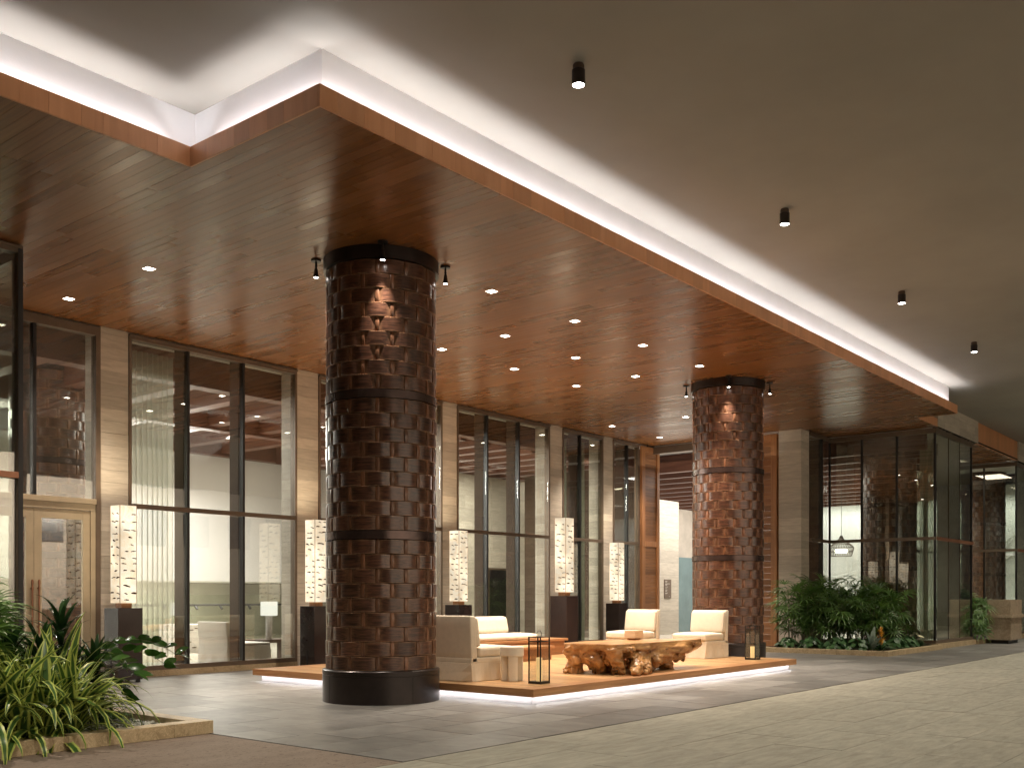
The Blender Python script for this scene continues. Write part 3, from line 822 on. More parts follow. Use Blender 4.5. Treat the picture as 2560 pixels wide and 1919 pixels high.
# ================================================================== RIGHT GLASS BAYS
glazed('glass_bay_return', 'x', 24.705, 25.99, 10.4, (25.55,), 'short glass return wall between the corner pier and the right glass bay', jamb=False, cat='window', group=None)
def bay(x0, label, tagx):
    r = empty('glass_bay', (x0, 7.7, 0), label, 'glass bay', 'glass bays at the right')
    def posts(xx, yy, s=.05):
        m = MB(); m.box(xx - s / 2, yy - s / 2, .14, xx + s / 2, yy + s / 2, HS - .05); m.obj('post', M['black'], r)
    # side wall x=x0, from y 7.7 to 10.4
    ys = [7.7, 8.63, 9.52, 10.4]
    for i in range(3):
        for za, zb in ((.21, 2.70), (2.78, HS - .15)):
            m = MB(); m.box(x0 - .005, ys[i] + .026, za, x0 + .005, ys[i + 1] - .026, zb); m.obj('glass_pane', M['glass'], r)
    for yy in ys[:3]: posts(x0, yy)
    posts(x0, 10.38)
    m = MB(); m.box(x0 - .04, 7.66, 2.7005, x0 + .03, 10.42, 2.7795); m.obj('rail', M['bronze'], r)
    xs = [x0, x0 + 1.13, x0 + 2.12, x0 + 3.2]
    for i in range(3):
        for za, zb in ((.21, 2.70), (2.78, HS - .15)):
            m = MB(); m.box(xs[i] + .026, 7.695, za, xs[i + 1] - .012, 7.705, zb); m.obj('glass_pane', M['glass'], r)
        if i: m = MB(); m.box(xs[i] - .01, 7.69, .21, xs[i] + .01, 7.71, 2.70); m.box(xs[i] - .01, 7.69, 2.78, xs[i] + .01, 7.71, HS - .15); m.obj('glass_joint', M['bronze2'], r)
        if i:
            m = MB(); m.box(xs[i] - .01, 7.715, .14, xs[i] + .02, 7.98, HS - .05); m.obj('glass_fin', M['frost'], r)
    m = MB(); m.box(x0 + .031, 7.64, 2.7005, x0 + 3.24, 7.72, 2.7795); m.obj('copper_rail', M['copper'], r)
    posts(x0 + 3.2, 7.7)
    # far side
    for za, zb in ((.21, 2.70), (2.78, HS - .15)):
        m = MB(); m.box(x0 + 3.195, 7.73, za, x0 + 3.205, 10.4, zb); m.obj('glass_pane', M['glass'], r)
    m = MB(); m.box(x0 - .04, 7.66, HS - .1495, x0 + 3.25, 7.75, HS - .03); m.box(x0 - .04, 7.7495, HS - .1485, x0 + .04, 10.4, HS - .031); m.obj('header', M['bronze'], r)
    m = MB(); m.box(x0 - .04, 7.66, .13, x0 + 3.25, 7.75, .2095); m.box(x0 - .04, 7.7495, .13, x0 + .04, 10.4, .209); m.obj('sill', M['bronze'], r)
    m = MB(); m.box(x0 - .06, 7.6, 0, x0 + 3.3, 7.78, .128); m.obj('stone_kerb', M['kerb'], r)
    rr = stone_pier(x0 - .02, 7.62, x0 + 3.6, 7.9, HS + .0, HC, 'stone lintel over the ' + tagx, ch=.2, name='stone_lintel', cat='lintel', group=None, long=2)
    return r
bay(26.0, 'clear glass bay with copper rail at the right, above the planted bed corner', 'first glass bay, just past the end of the canopy')
bay(34.2, 'second glass bay cut by the right picture edge, behind the marble desk', 'second glass bay at the far right edge')
# wood fascia between the bays
r = empty('wood_fascia_panel', (29.6, 7.66, HS), 'tall reddish wood fascia between the two stone lintels at far right', 'fascia')
x = 29.6
while x < 34.15:
    w = .3; m = MB(); m.box(x + .001, 7.66 + ext(.001), HS, min(x + w, 34.17) - .001, 7.72, HC, rnd.random()); m.obj('fascia_board', M['fascia'], r); x += w
m = MB(); m.box(29.2, 10.3, 0, 34.2, 10.35, .2); m.box(29.2, 10.3, HS - .2, 34.2, 10.35, HS - .02)
for q in (30.8, 32.4, 33.9): m.box(q - .03, 10.28, .2, q + .03, 10.4, HS - .2)
m.box(29.2, 10.28, 2.7, 34.2, 10.36, 2.78); m.obj('window_frame', M['black'], r)
m = MB(); m.box(29.2, 10.41, .2, 34.2, 10.42, HS - .2); m.obj('glass_pane', M['glass'], r)

# ================================================================== LOBBY INTERIOR
m = MB(); m.box(5.7, FY + .46, -.02, 24.6, 30, .09); m.box(24.6, 10.45, -.02, 46, 30, .09); m.box(26.05, 7.79, -.02, 29.2, 10.449, .125); m.box(34.25, 7.79, -.02, 37.4, 10.449, .125)
m.box(8.1, FY + .121, -.02, 24.6, FY + .4595, .088)
cut(m.obj('lobby_floor', M['lobbyfloor']))
m = MB(); m.box(-4, FY + .13, HS - .019, 46, 30, HS + .1); m.box(24.71, 10.45, HS - .019, 46, FY + .129, HS + .1); m.box(26.05, 7.79, HS - .019, 29.2, 10.449, HS + .1); m.box(34.25, 7.79, HS - .019, 37.4, 10.449, HS + .1)
m.box(8.59, FY+.1205, HS-.6, 8.6, FY+.13, HS)
cut(m.obj('lobby_ceiling', M['lobbyceil']))
r = empty('coffered_lobby_ceiling', (12, 18, 5.2), 'brown timber beam grid under the white lobby ceiling, seen through the left windows', 'beams')
m = MB()
for y in (15.45, 19.2, 22.6):
    mm = MB(); mm.box(5.8, y, 4.98, 24.4, y + .3, HS - .02, rnd.random()); mm.obj('beam', M['beam'], r)
x = 6.2
while x < 16.4:
    for ya, yb in ((15.751, 19.199), (19.501, 22.599)):
        mm = MB(); mm.box(x, ya, 5.05, x + .28, yb, HS - .02, rnd.random()); mm.obj('beam', M['beam'], r)
    x += 1.35
r = empty('slatted_lobby_ceiling', (28, 15, 5.2), 'deep parallel dark red timber fins across the lobby ceiling, seen over the entry', 'beams')
mm = MB(); mm.box(26.08, 7.95, 4.98, 26.22, 24, HS - .03, .5); mm.obj('beam', M['beam'], r)
x = 17.4
while x < 40.6:
    ya = 15.751 if x < 24.6 else (11.2 if x < 40 else 10.6)
    yb = 22.599 if x < 24.6 else 24
    if x > 26: ya = 7.95 if x < 29.1 else 10.6
    mm = MB(); mm.box(x, ya, 4.93, x + .20, yb, HS - .26 if x > 24 else HS - .02, rnd.random()); mm.obj('beam', M['beam'], r); x += 1.26 if x > 24.5 else .9
# walls of the lobby
m = MB(); m.box(5.7, 22.95, 1.78, 24.5, 23.1, HS - .02); m.box(5.7, 22.95, 1.70, 24.5, 26.5, 1.779); cut(m.obj('lobby_back_wall', M['lobbywall']))
m = MB(); m.box(5.7, 26.5, .05, 24, 26.7, 1.69); cut(m.obj('lower_lobby_wall', M['olive']))
m = MB(); m.box(5.5, 15.2, 0, 5.69, 27, HS); cut(m.obj('lobby_side_wall', M['lobbywall']))
r = stone_pier(17.2, 19.8, 26.0, 20.1, .09, 4.9, 'pale stone-clad inner wall seen through the window above the bench sofa', ch=.38, name='stone_inner_wall', cat='wall', group=None, long=3)
r = stone_pier(27.55, 16.5, 28.75, 17.0, .09, 4.35, 'bright travertine wall inside the entry carrying the brown directory sign', ch=.38, name='stone_inner_wall', cat='wall', group=None, long=3)
m = MB(); m.box(24.5, FY + .13, .09, 24.62, 19.5, HS - .02); cut(m.obj('entry_inner_wall', M['bronze2']))
m = MB(); m.box(28.9, 17.5, .09, 33.5, 17.7, 4.3); cut(m.obj('inner_corridor_wall', mat_plain('grey_beige_wall', (.52, .47, .41), .9)))
m = MB(); m.box(29.0, 16.9, .09, 30.4, 16.93, 2.6); o = m.obj('frosted_glass_screen', M['teal']); tag(o, 'blue-grey glass screen standing between the stone wall and the rear column', 'glass screen')
# relief wall
r = empty('relief_wall', (41, 16, 0), 'brightly lit white plaster wall with raised branch relief at the end of the lobby', 'wall')
m = MB(); m.box(40.95, 7.8, .09, 41.15, 25, HS - .02); m.obj('plaster_panel', M['relief'], r)
m = MB()
def branch(p, d, l, rad, depth):
    pts = [p.copy()]; q = p.copy(); dd = d.copy()
    n = 6
    for i in range(n):
        dd = (dd + Vector((0, ext(.35), ext(.3)))).normalized(); q = q + dd * l / n; pts.append(q.copy())
    m.tube(pts, [rad * (1 - .6 * i / n) for i in range(n + 1)], 5)
    if depth > 0:
        for k in range(3):
            i = rnd.randint(2, n); a = rnd.choice((-1, 1)) * rnd.uniform(.5, 1.1)
            nd = Vector((0, dd.y * math.cos(a) - dd.z * math.sin(a), dd.y * math.sin(a) + dd.z * math.cos(a)))
            branch(pts[i], nd, l * .62, rad * .6, depth - 1)
for (y, z, a) in ((18.8, 3.6, -.5), (16.2, 1.6, .9), (14.2, 3.9, 2.2), (12.9, .9, 1.3), (11.5, 3.2, .3), (17.4, 2.6, -2.6), (10, 1.5, 1.4), (21, 1.5, 1.4)):
    branch(Vector((40.93, y, z)), Vector((0, math.cos(a), math.sin(a))), 1.9, .09, 3)
m.obj('branch_relief', M['relief'], r, smooth=True)
r = empty('inner_doorway', (23.5, 19.78, 0), 'dark doorway in the inner stone wall, seen low behind the window over the bench sofa', 'doorway')
m = MB(); m.box(23.1, 19.76, .09, 23.96, 19.795, 2.1); m.obj('door_leaf', M['black'], r)
m = MB(); m.box(23.04, 19.74, .09, 23.099, 19.795, 2.1); m.box(23.961, 19.74, .09, 24.02, 19.795, 2.1); m.box(23.04, 19.74, 2.1, 24.02, 19.795, 2.16); m.obj('frame', M['bronze'], r)
# directory sign
r = empty('directory_sign', (27.9, 16.48, 1.3), 'small brown directory sign with rows of pale lettering on the stone wall', 'sign')
m = MB(); m.box(27.82, 16.478, 1.24, 28.24, 16.496, 1.84); m.obj('plate', M['signbrown'], r)
m = MB(); z = 1.775
for grp in ((.12, .10), (.26, .12, .10), (.14,), (.09,), (.08, .09), (.13, .10)):
    for w in grp:
        x = 27.87
        while x < 27.87 + w:
            l = rnd.uniform(.018, .04); m.box(x, 16.474, z, x + l, 16.4775, z + .012); x += l + .008
        z -= .022
    z -= .034
m.box(28.10, 16.474, 1.285, 28.125, 16.4775, 1.31); m.obj('lettering', M['signtext'], r)

# interior lights (the lobby's own ceiling and wall-wash lamps, plus added upward fills)
WARM = (1, .93, .84)
def area(loc, sx, sy, p, c=WARM, rot=(0, 0, 0), name='lobby_light'):
    o = light('AREA', loc, p, c, rot, name, shape='RECTANGLE'); o.data.size = sx; o.data.size_y = sy; return o
area((11, 20.9, 4.9), 7, 1.5, 1150, (1, .95, .93), (-.35, 0, 0))
area((12.8, 17.0, 4.92), 4, .6, 170)
area((12.5, 25.3, 1.66), 8, .4, 200, (1, 1, .86))
area((19.5, 18.0, 4.9), 5, .6, 500)
area((30, 14.5, 4.9), 8, 3, 300)
area((28.2, 15.2, 4.9), 4, 1, 120)
area((31, 16.5, 4.9), 16, 11, 220, (1, .95, .86), (PI, 0, 0), 'ceiling_fill_light')  # added unseen panels facing up, brightening the ceiling between the beams
area((20, 19, 4.9), 6, 6, 90, (1, .93, .84), (PI, 0, 0), 'ceiling_fill_light')
area((29, 20, 4.9), 8, 2, 300)
area((40.1, 15.5, 4.9), .4, 14, 210, (1, 1, .95), (0, -.25, 0), 'relief_wash_light')
area((39.8, 15.5, .25), .3, 14, 110, (1, 1, .95), (PI, .3, 0), 'relief_floor_light')
area((31.5, 9.0, 5.35), 1.5, .8, 25, (1, .85, .62))
for x in (20.5, 22.8): area((x, 15.9, 5.3), 1.2, .3, 14, (1, 1, .85))
area((9.4, 15.9, 5.3), 1.2, .3, 26, (1, .97, .85))

# curtains
def curtain(x0, x1, y, label, mat, n=9, amp=.05, axis='x', z0=.12, z1=HS - .17):
    m = MB(); vs = []; fs = []; k = n * 8
    for i in range(k + 1):
        u = i / k; a = x0 + (x1 - x0) * u
        d = amp * math.sin(u * n * 2 * PI + .6 * math.sin(u * 9))
        for z in (z0, z1 * .5, z1): 
            dz = d * (1 + .25 * (1 - z / z1))
            vs.append((a, y + dz, z) if axis == 'x' else (y + dz, a, z))
    for i in range(k):
        for j in range(2): fs.append((i * 3 + j, (i + 1) * 3 + j, (i + 1) * 3 + j + 1, i * 3 + j + 1))
    o = m.add(vs, fs).obj('sheer_curtain', mat, smooth=True); tag(o, label, 'curtain', 'curtains behind the lobby windows')
curtain(8.66, 9.62, 15.28, 'sheer pleated curtain in the left panel of the three-panel window, beside the nearest lamp', M['sheer'], 10)
curtain(20.3, 20.9, 15.3, 'grey-green curtain left of the mullion in the narrow window between piers', M['sheerd'], 7)
curtain(21.1, 21.7, 15.3, 'grey-green curtain right of the mullion in the narrow window between piers', M['sheerd'], 7)
curtain(7.95, 8.35, 26.9, 'white curtain hanging inside the right glass bay corner', M['sheer'], 5, axis='y', amp=.04)

# ------------------------------------------------------------------ lobby furniture
def slipcover(r, x0, y0, x1, y1, zb, mat, facing='+x', H=.86, seat=.44):
    """armless upholstered seat; facing is where the sitter looks"""
    # local frame: u = depth axis from back (0) to front (D), v = width
    if facing in ('+x', '-x'): Dp, Wd = x1 - x0, y1 - y0
    else: Dp, Wd = y1 - y0, x1 - x0
    def T(u, v, z):
        if facing == '+x': return (x0 + u, y0 + v, zb + z)
        if facing == '-x': return (x1 - u, y0 + v, zb + z)
        if facing == '-y': return (x0 + v, y1 - u, zb + z)
        return (x0 + v, y0 + u, zb + z)
    flip = facing in ('-x', '+y')
    def fin(m, name, smooth=True, bevel=0):
        if flip: m.f = [f[::-1] for f in m.f]
        return m.obj(name, mat, r, smooth=smooth, bevel=bevel)
    # skirt, flared slightly, with box pleats at the corners
    m = MB(); pts = []
    def ring(z, o_):
        return [(-o_, -o_, z), (Dp + o_, -o_, z), (Dp + o_, Wd + o_, z), (-o_, Wd + o_, z)]
    n = 14; vs = []; zs = (.0, .12, .235)
    per = []
    for s_ in range(4):
        for i in range(n): per.append((s_, i / n))
    for z in zs:
        fl = .022 * (1 - z / .235)
        for s_, u in per:
            w = fl * (1 + .5 * math.sin(u * 17 + s_ * 2))
            nip = -.014 * (1 - z / .235) if (u < .001) else 0
            if s_ == 0: p = (u * Dp, -w)
            elif s_ == 1: p = (Dp + w, u * Wd)
            elif s_ == 2: p = (Dp - u * Dp, Wd + w)
            else: p = (-w, Wd - u * Wd)
            p = (p[0] + (nip if p[0] > Dp / 2 else -nip), p[1] + (nip if p[1] > Wd / 2 else -nip))
            vs.append(T(p[0], p[1], z + .006))
    k = len(per)
    fs = [(j * k + i, j * k + (i + 1) % k, (j + 1) * k + (i + 1) % k, (j + 1) * k + i) for j in range(2) for i in range(k)]
    fs.append(tuple(range(2 * k, 3 * k)))
    m.add(vs, fs); fin(m, 'skirt', False)
    m = MB(); m.rbox(0.01, .0, .235, Dp - .01, Wd, .31, .012, fn=lambda a, b_, c: T(a, b_, c)); fin(m, 'seat_base')
    def seatf(a, b_, c):
        u = (a - .2) / (Dp - .2); v = b_ / Wd
        pf = max(0, math.sin(PI * min(max(u, 0), 1))) ** .5 * max(0, math.sin(PI * min(max(v, 0), 1))) ** .5
        return T(a, b_, c + (.028 * pf if c > .38 else 0))
    m = MB(); m.rbox(.17, .004, .312, Dp + .01, Wd - .004, seat, .035, fn=seatf, mid=5); fin(m, 'seat_cushion')
    def backf(a, b_, c):
        k = (c - .25) / (H - .25); lean = -.05 * k + .02
        return T(a + (lean if a > .06 else lean * .75), b_, c)
    m = MB(); m.rbox(.0, 0, .24, .115, Wd, H, .022, fn=backf, mid=4); fin(m, 'back_frame')
    m = MB(); m.rbox(.116, .006, seat + .01, .225, Wd - .006, H - .015, .04, fn=lambda a, b_, c: T(a - .075 * (c - .4) / (H - .4) + (.015 * math.sin(PI * b_ / Wd) * math.sin(PI * (c - seat) / (H - seat)) if a > .17 else 0), b_, c), mid=5); fin(m, 'back_cushion')

PZ = .186
# platform
pl = empty('lounge_platform', (9.55, 7.45, 0), 'low square-edged wooden deck glowing underneath with white light, furniture on it', 'platform')
X0, X1, Y0, Y1 = 9.53, 17.14, 7.45, 12.95
m = MB(); m.box(X0 + .1, Y0 + .1, 0, X1 - .1, Y1 - .1, PZ - .095); m.obj('plinth', mat_stone('plinth_marble', (.62, .58, .58), (.78, .76, .76), (1, 1, 1), .4, .02, 2, .05), pl)
m = MB(); m.box(X0 + .03, Y0 + .03, PZ - .0945, X1 - .03, Y1 - .03, PZ - .023); m.obj('subframe', M['deckx'], pl)
for (a, b_, c, d) in ((X0, Y0, X1, Y0 + .0295), (X0, Y0 + .03, X0 + .0295, Y1), (X0 + .03, Y1 - .03, X1, Y1), (X1 - .0295, Y0 + .03, X1, Y1 - .0305)):
    m = MB(); m.box(a, b_, PZ - .095, c, d, PZ - .001, rnd.random()); m.obj('edge_board', M['deckx'], pl)
bw = .23
for (a, b_, c, d) in ((X0 + .0005, Y0 + .0005, X1 - .0005, Y0 + bw), (X0 + .0005, Y1 - bw, X1 - .0005, Y1 - .0005)):
    m = MB(); m.box(a, b_, PZ - .0225, c, d, PZ, rnd.random()); m.obj('border_board', M['deckx'], pl)
for a in (X0 + .0005, X1 - bw):
    m = MB(); m.box(a, Y0 + bw + .002, PZ - .0225, a + bw - .001, Y1 - bw - .002, PZ, rnd.random()); m.obj('border_board', M['deck'], pl)
x = X0 + bw + .002; nb = round((X1 - X0 - 2 * bw) / .115); w = (X1 - X0 - 2 * bw - .004) / nb
b = []
for i in range(nb):
    ya = Y0 + bw + .002; yb = Y1 - bw - .002; cutp = rnd.uniform(ya + 1, yb - 1)
    for p, q in ((ya, cutp), (cutp, yb)): b.append((x + .001, p + .001, PZ - .0225, x + w - .001, q - .001, PZ + ext(.0006)))
    x += w
pieces('deck_board', b, M['deck'], pl, 300, tilt=.0004)
UND = (1, .97, .98); UP = 1.15
for (ax, a, b_, c) in (('x', X0 + .1, X1 - .08, Y0 + .055), ('y', Y0 + .06, Y1 - .05, X0 + .055), ('y', Y0 + .1, Y1 - .1, X1 - .055)):
    strip_lights(ax, a, b_, c, PZ - .097, 1.1, .025, UP, up=False, name='underdeck_light', color=UND)

# seating on the platform
r = empty('slipcovered_sofa', (10.2, 9.6, PZ), 'cream slipcovered armless sofa seen from behind, right against the front column', 'sofa')
slipcover(r, 9.84, 8.72, 10.72, 11.0, PZ, M['cream'], '+x')
for (y0, lab) in ((8.70, 'cream skirted slipper chair in front of the rear woven column'), (10.16, 'cream slipper chair nearer the windows, its lower half hidden by the root table')):
    r = empty('slipper_chair', (16.5, y0 + .35, PZ), lab, 'chair', 'cream slipper chairs facing the root table')
    slipcover(r, 16.13, y0, 16.98, y0 + .70, PZ, M['cream'], '-x')
# bench with long cushions
r = empty('bench_sofa', (13, 12.0, PZ), 'long wooden bench with peach cream seat and back cushions under the windows', 'sofa')
m = MB(); m.box(10.9, 11.6, PZ, 15.82, 12.5, .45, .3); m.obj('bench_base', M['door'], r)
m = MB(); m.box(10.85, 11.55, .451, 15.87, 12.55, .495, .6); m.obj('bench_top', M['deckx'], r, bevel=.004)
m = MB(); m.rbox(11.0, 11.6, .497, 15.0, 12.35, .60, .045, mid=5, fn=lambda x, y, z: (x, y, z + (.015 * math.sin(PI * (y - 11.6) / .75) if z > .55 else 0))); m.obj('seat_cushion', M['cream'], r, smooth=True)
m = MB(); m.rbox(11.0, 12.25, .60, 14.95, 12.48, .92, .06, mid=5, fn=lambda x, y, z: (x, y + (z - .6) * .22, z)); m.obj('back_cushion', M['cream'], r, smooth=True)
r = empty('low_wood_bench', (13, 11, PZ), 'low reddish wood bench between the lantern and the long bench sofa', 'bench')
m = MB(); m.box(11.3, 10.76, PZ, 14.28, 11.25, .385, .2); m.obj('bench_body', M['door'], r)
m = MB(); m.box(11.25, 10.72, .386, 14.33, 11.28, .43, .5); m.obj('bench_top', M['deckx'], r, bevel=.004)
r = empty('wood_side_bench', (11, 12.7, PZ), 'small end of a wooden bench just left of the front column, beside the second lamp', 'bench')
m = MB(); m.box(11.35, 12.6, PZ, 12.6, 12.9, .40); m.obj('bench_body', M['door'], r)
m = MB(); m.box(11.3, 12.57, .401, 12.65, 12.93, .44); m.obj('bench_top', M['deckx'], r)

# marble drum stool
r = empty('marble_stool', (10.36, 8.46, PZ), 'white marble drum stool with carved cut-outs beside the sofa', 'stool')
m = MB(); m.lathe(10.36, 8.46, [(.150, PZ + .325), (.158, PZ + .333), (.158, PZ + .440), (.150, PZ + .452), (.02, PZ + .455)], 40); o = m.obj('top', M['whitestone'], r, smooth=True); o.modifiers.new('e', 'EDGE_SPLIT').split_angle = .5
m = MB(); pts = []
for i in range(64):
    a = 2 * PI * i / 64 + .35; k = (i % 16) / 16.
    rr = .148 if k < .62 else .075
    pts.append((10.36 + rr * math.cos(a), 8.46 + rr * math.sin(a)))
m.prism(pts, PZ + .0, PZ + .325); m.obj('fluted_body', M['whitestone'], r, bevel=.004)

# lanterns
def lantern(x, y, s, h, label, ch):
    r = empty('candle_lantern', (x, y, PZ), label, 'lantern', 'black candle lanterns on the deck')
    m = MB(); t = .014
    m.box(x - s, y - s, PZ, x + s, y + s, PZ + .03)
    for a in (-1, 1):
        for b_ in (-1, 1): m.box(x + a * (s - t / 2) - t / 2, y + b_ * (s - t / 2) - t / 2, PZ + .03, x + a * (s - t / 2) + t / 2, y + b_ * (s - t / 2) + t / 2, PZ + h - .0105)
    for z in (h - .01, h - .065):
        e = .0 if z == h - .01 else .001
        m.box(x - s + e, y - s + e, PZ + z, x + s - e, y - s + t, PZ + z + .01); m.box(x - s + e, y + s - t, PZ + z, x + s - e, y + s - e, PZ + z + .01)
        m.box(x - s + e, y - s + t, PZ + z, x - s + t, y + s - t, PZ + z + .01); m.box(x + s - t, y - s + t, PZ + z, x + s - e, y + s - t, PZ + z + .01)
    m.obj('frame', M['black'], r)
    m = MB(); m.box(x - .012, y - s + t, PZ + h - .009, x + .012, y + s - t, PZ + h + .001); m.obj('cross_bar', M['black'], r)
    m = MB(); m.tube([(x + .05 * math.cos(a), y, PZ + h + .03 + .045 * math.sin(a)) for a in [i * 2 * PI / 16 for i in range(17)]], .004, 6); m.obj('ring_handle', M['black'], r, smooth=True)
    for (a, b_) in ((0, -1), (0, 1), (-1, 0), (1, 0)):
        m = MB()
        if a == 0: m.box(x - s + t, y + b_ * (s - t / 2) - .0015, PZ + .03, x + s - t, y + b_ * (s - t / 2) + .0015, PZ + h - .07)
        else: m.box(x + a * (s - t / 2) - .0015, y - s + t, PZ + .03, x + a * (s - t / 2) + .0015, y + s - t, PZ + h - .07)
        m.obj('glass_pane', M['lglass'], r)
    # the candle stands inside and is a thing of its own
    m = MB(); m.lathe(x, y, [(.040, PZ + .031), (.040, PZ + .03 + ch), (.032, PZ + .03 + ch - .004), (.01, PZ + .03 + ch - .012)], 20)
    o = m.obj('candle', mat_candle, smooth=True); tag(o, 'cream pillar candle inside the ' + ('near' if x < 12 else 'far') + ' black lantern', 'candle', 'candles in the lanterns')
mat_candle, nt, p = newmat('candle_wax'); p.inputs['Base Color'].default_value = (.85, .72, .45, 1)
p.inputs['Emission Color'].default_value = (1, .66, .28, 1); p.inputs['Emission Strength'].default_value = .55; p.inputs['Roughness'].default_value = .5
lantern(10.25, 7.92, .1, .60, 'black glass lantern with candle at the near corner of the deck', .30)
lantern(16.51, 7.99, .1, .60, 'black glass lantern with candle by the rear column base', .20)

# ------------------------------------------------------------------ teak root table
def root_table():
    blobs = MB()
    def ell(c, rx, ry, rz, n=10):
        vs = []; fs = []
        for j in range(n + 1):
            ph = PI * j / n
            for i in range(2 * n):
                a = PI * i / n
                vs.append((c[0] + rx * math.sin(ph) * math.cos(a), c[1] + ry * math.sin(ph) * math.sin(a), c[2] + rz * math.cos(ph)))
        for j in range(n):
            for i in range(2 * n):
                k = (i + 1) % (2 * n); fs.append((j * 2 * n + i, (j + 1) * 2 * n + i, (j + 1) * 2 * n + k, j * 2 * n + k))
        blobs.add(vs, fs)
    zt = .625
    # slab: left end wide, right end a long tapering tongue
    out = [(11.86, 8.72), (11.80, 8.45), (11.88, 8.1), (11.93, 7.84), (12.2, 7.78), (12.45, 7.86), (12.7, 7.76), (13.1, 7.80), (13.6, 7.82), (14.1, 7.78), (14.42, 7.86), (14.50, 8.0), (14.35, 8.16), (13.9, 8.3), (13.6, 8.55), (13.1, 8.72), (12.6, 8.80), (12.2, 8.74)]
    blobs.prism(out, zt - .10, zt + .03)
    def limb(pts, rad): blobs.tube(pts, rad, 10)
    # stout end block at the left with two feet
    limb([(11.95, 8.62, .55), (11.93, 8.55, .38), (11.95, 8.60, .19)], [.17, .12, .15])
    limb([(12.0, 8.35, .56), (12.02, 8.3, .42), (12.10, 8.22, .20)], [.2, .16, .10])
    limb([(12.15, 8.1, .55), (12.15, 8.05, .4), (12.22, 7.98, .30), (12.25, 8.06, .2)], [.17, .13, .10, .07])
    limb([(11.99, 7.95, .56), (12.02, 7.93, .4), (12.08, 7.9, .28), (12.15, 7.86, .2)], [.12, .095, .09, .06])
    limb([(12.45, 8.4, .5), (12.4, 8.3, .36), (12.4, 8.2, .2)], [.24, .2, .1])
    # front spreading root foot
    limb([(12.75, 7.98, .52), (12.55, 7.87, .38), (12.25, 7.72, .27), (12.02, 7.60, .205)], [.15, .12, .09, .05])
    limb([(12.75, 7.95, .46), (12.62, 7.82, .34), (12.45, 7.70, .24), (12.3, 7.62, .20)], [.14, .10, .07, .035])
    limb([(13.0, 7.95, .50), (12.95, 7.82, .38), (12.85, 7.74, .30)], [.15, .11, .07])
    limb([(12.3, 7.9, .48), (12.5, 7.95, .44), (12.8, 7.98, .50)], [.09, .07, .1])
    # long flutes running to the tongue
    limb([(12.8, 7.9, .44), (13.3, 7.84, .47), (13.8, 7.84, .50), (14.35, 7.9, .54)], [.10, .10, .09, .06])
    limb([(12.9, 7.96, .37), (13.3, 7.9, .38), (13.8, 7.92, .43), (14.1, 7.95, .47)], [.12, .10, .09, .06])
    limb([(13.0, 8.3, .5), (13.5, 8.2, .5), (14.2, 8.05, .53)], [.22, .18, .09])
    # hind foot under the tongue
    limb([(13.5, 8.05, .42), (13.55, 7.98, .30), (13.50, 7.98, .2)], [.13, .09, .12])
    limb([(13.45, 8.05, .36), (13.3, 8.05, .27), (13.2, 8.1, .2)], [.1, .08, .06])
    limb([(13.2, 8.6, .5), (13.25, 8.55, .35), (13.2, 8.5, .2)], [.18, .12, .12])
    limb([(13.75, 7.95, .36), (13.95, 7.92, .36)], [.08, .06])
    o = blobs.obj('tmp', M['root'])
    md = o.modifiers.new('r', 'REMESH'); md.mode = 'VOXEL'; md.voxel_size = .017
    ms = o.modifiers.new('s', 'SMOOTH'); ms.iterations = 3; ms.factor = .6
    dg = bpy.context.evaluated_depsgraph_get()
    me = D.meshes.new_from_object(o.evaluated_get(dg))
    D.objects.remove(o)
    me.calc_loop_triangles()
    for v in me.vertices:
        p = v.co; n_ = v.normal
        if p.z > zt - .02:
            v.co.z = zt + noise.noise(p * 3) * .003; continue
        k = min(1, (zt - .02 - p.z) / .06)
        q = Vector((p.x * 2.0, p.y * 4.5, p.z * 6.5))
        s = noise.noise(q * 1.0) * .062 + noise.noise(q * 2.3 + Vector((5, 1, 2))) * .034 + (abs(noise.noise(q * 3.7))) * -.022
        # flutes along the length
        s += .010 * math.sin(p.z * 95 + noise.noise(q * .7) * 5 + p.x * 2.0) * (1 if p.x > 12.9 else .3)
        v.co = p + n_ * s * k
        if v.co.z < PZ + .001: v.co.z = PZ + .001
    at = me.attributes.new("tint", 'FLOAT', 'POINT')
    me.polygons.foreach_set("use_smooth", [True] * len(me.polygons)); me.name = 'root_table'
    o = D.objects.new('root_table', me); COL.objects.link(o)
    return tag(o, 'polished teak root coffee table with gnarled feet and a flat top', 'table')
root_table()
r = empty('wooden_box', (13.45, 8.5, .625), 'pale wooden box on the root table, in front of the slipper chairs', 'box')
m = MB(); m.box(13.30, 8.40, .651, 13.54, 8.60, .77, .3); m.obj('box_body', M['maple'], r, bevel=.004)
m = MB(); m.box(13.34, 8.43, .6265, 13.50, 8.57, .650, .9); m.obj('box_foot', M['doorv'], r)

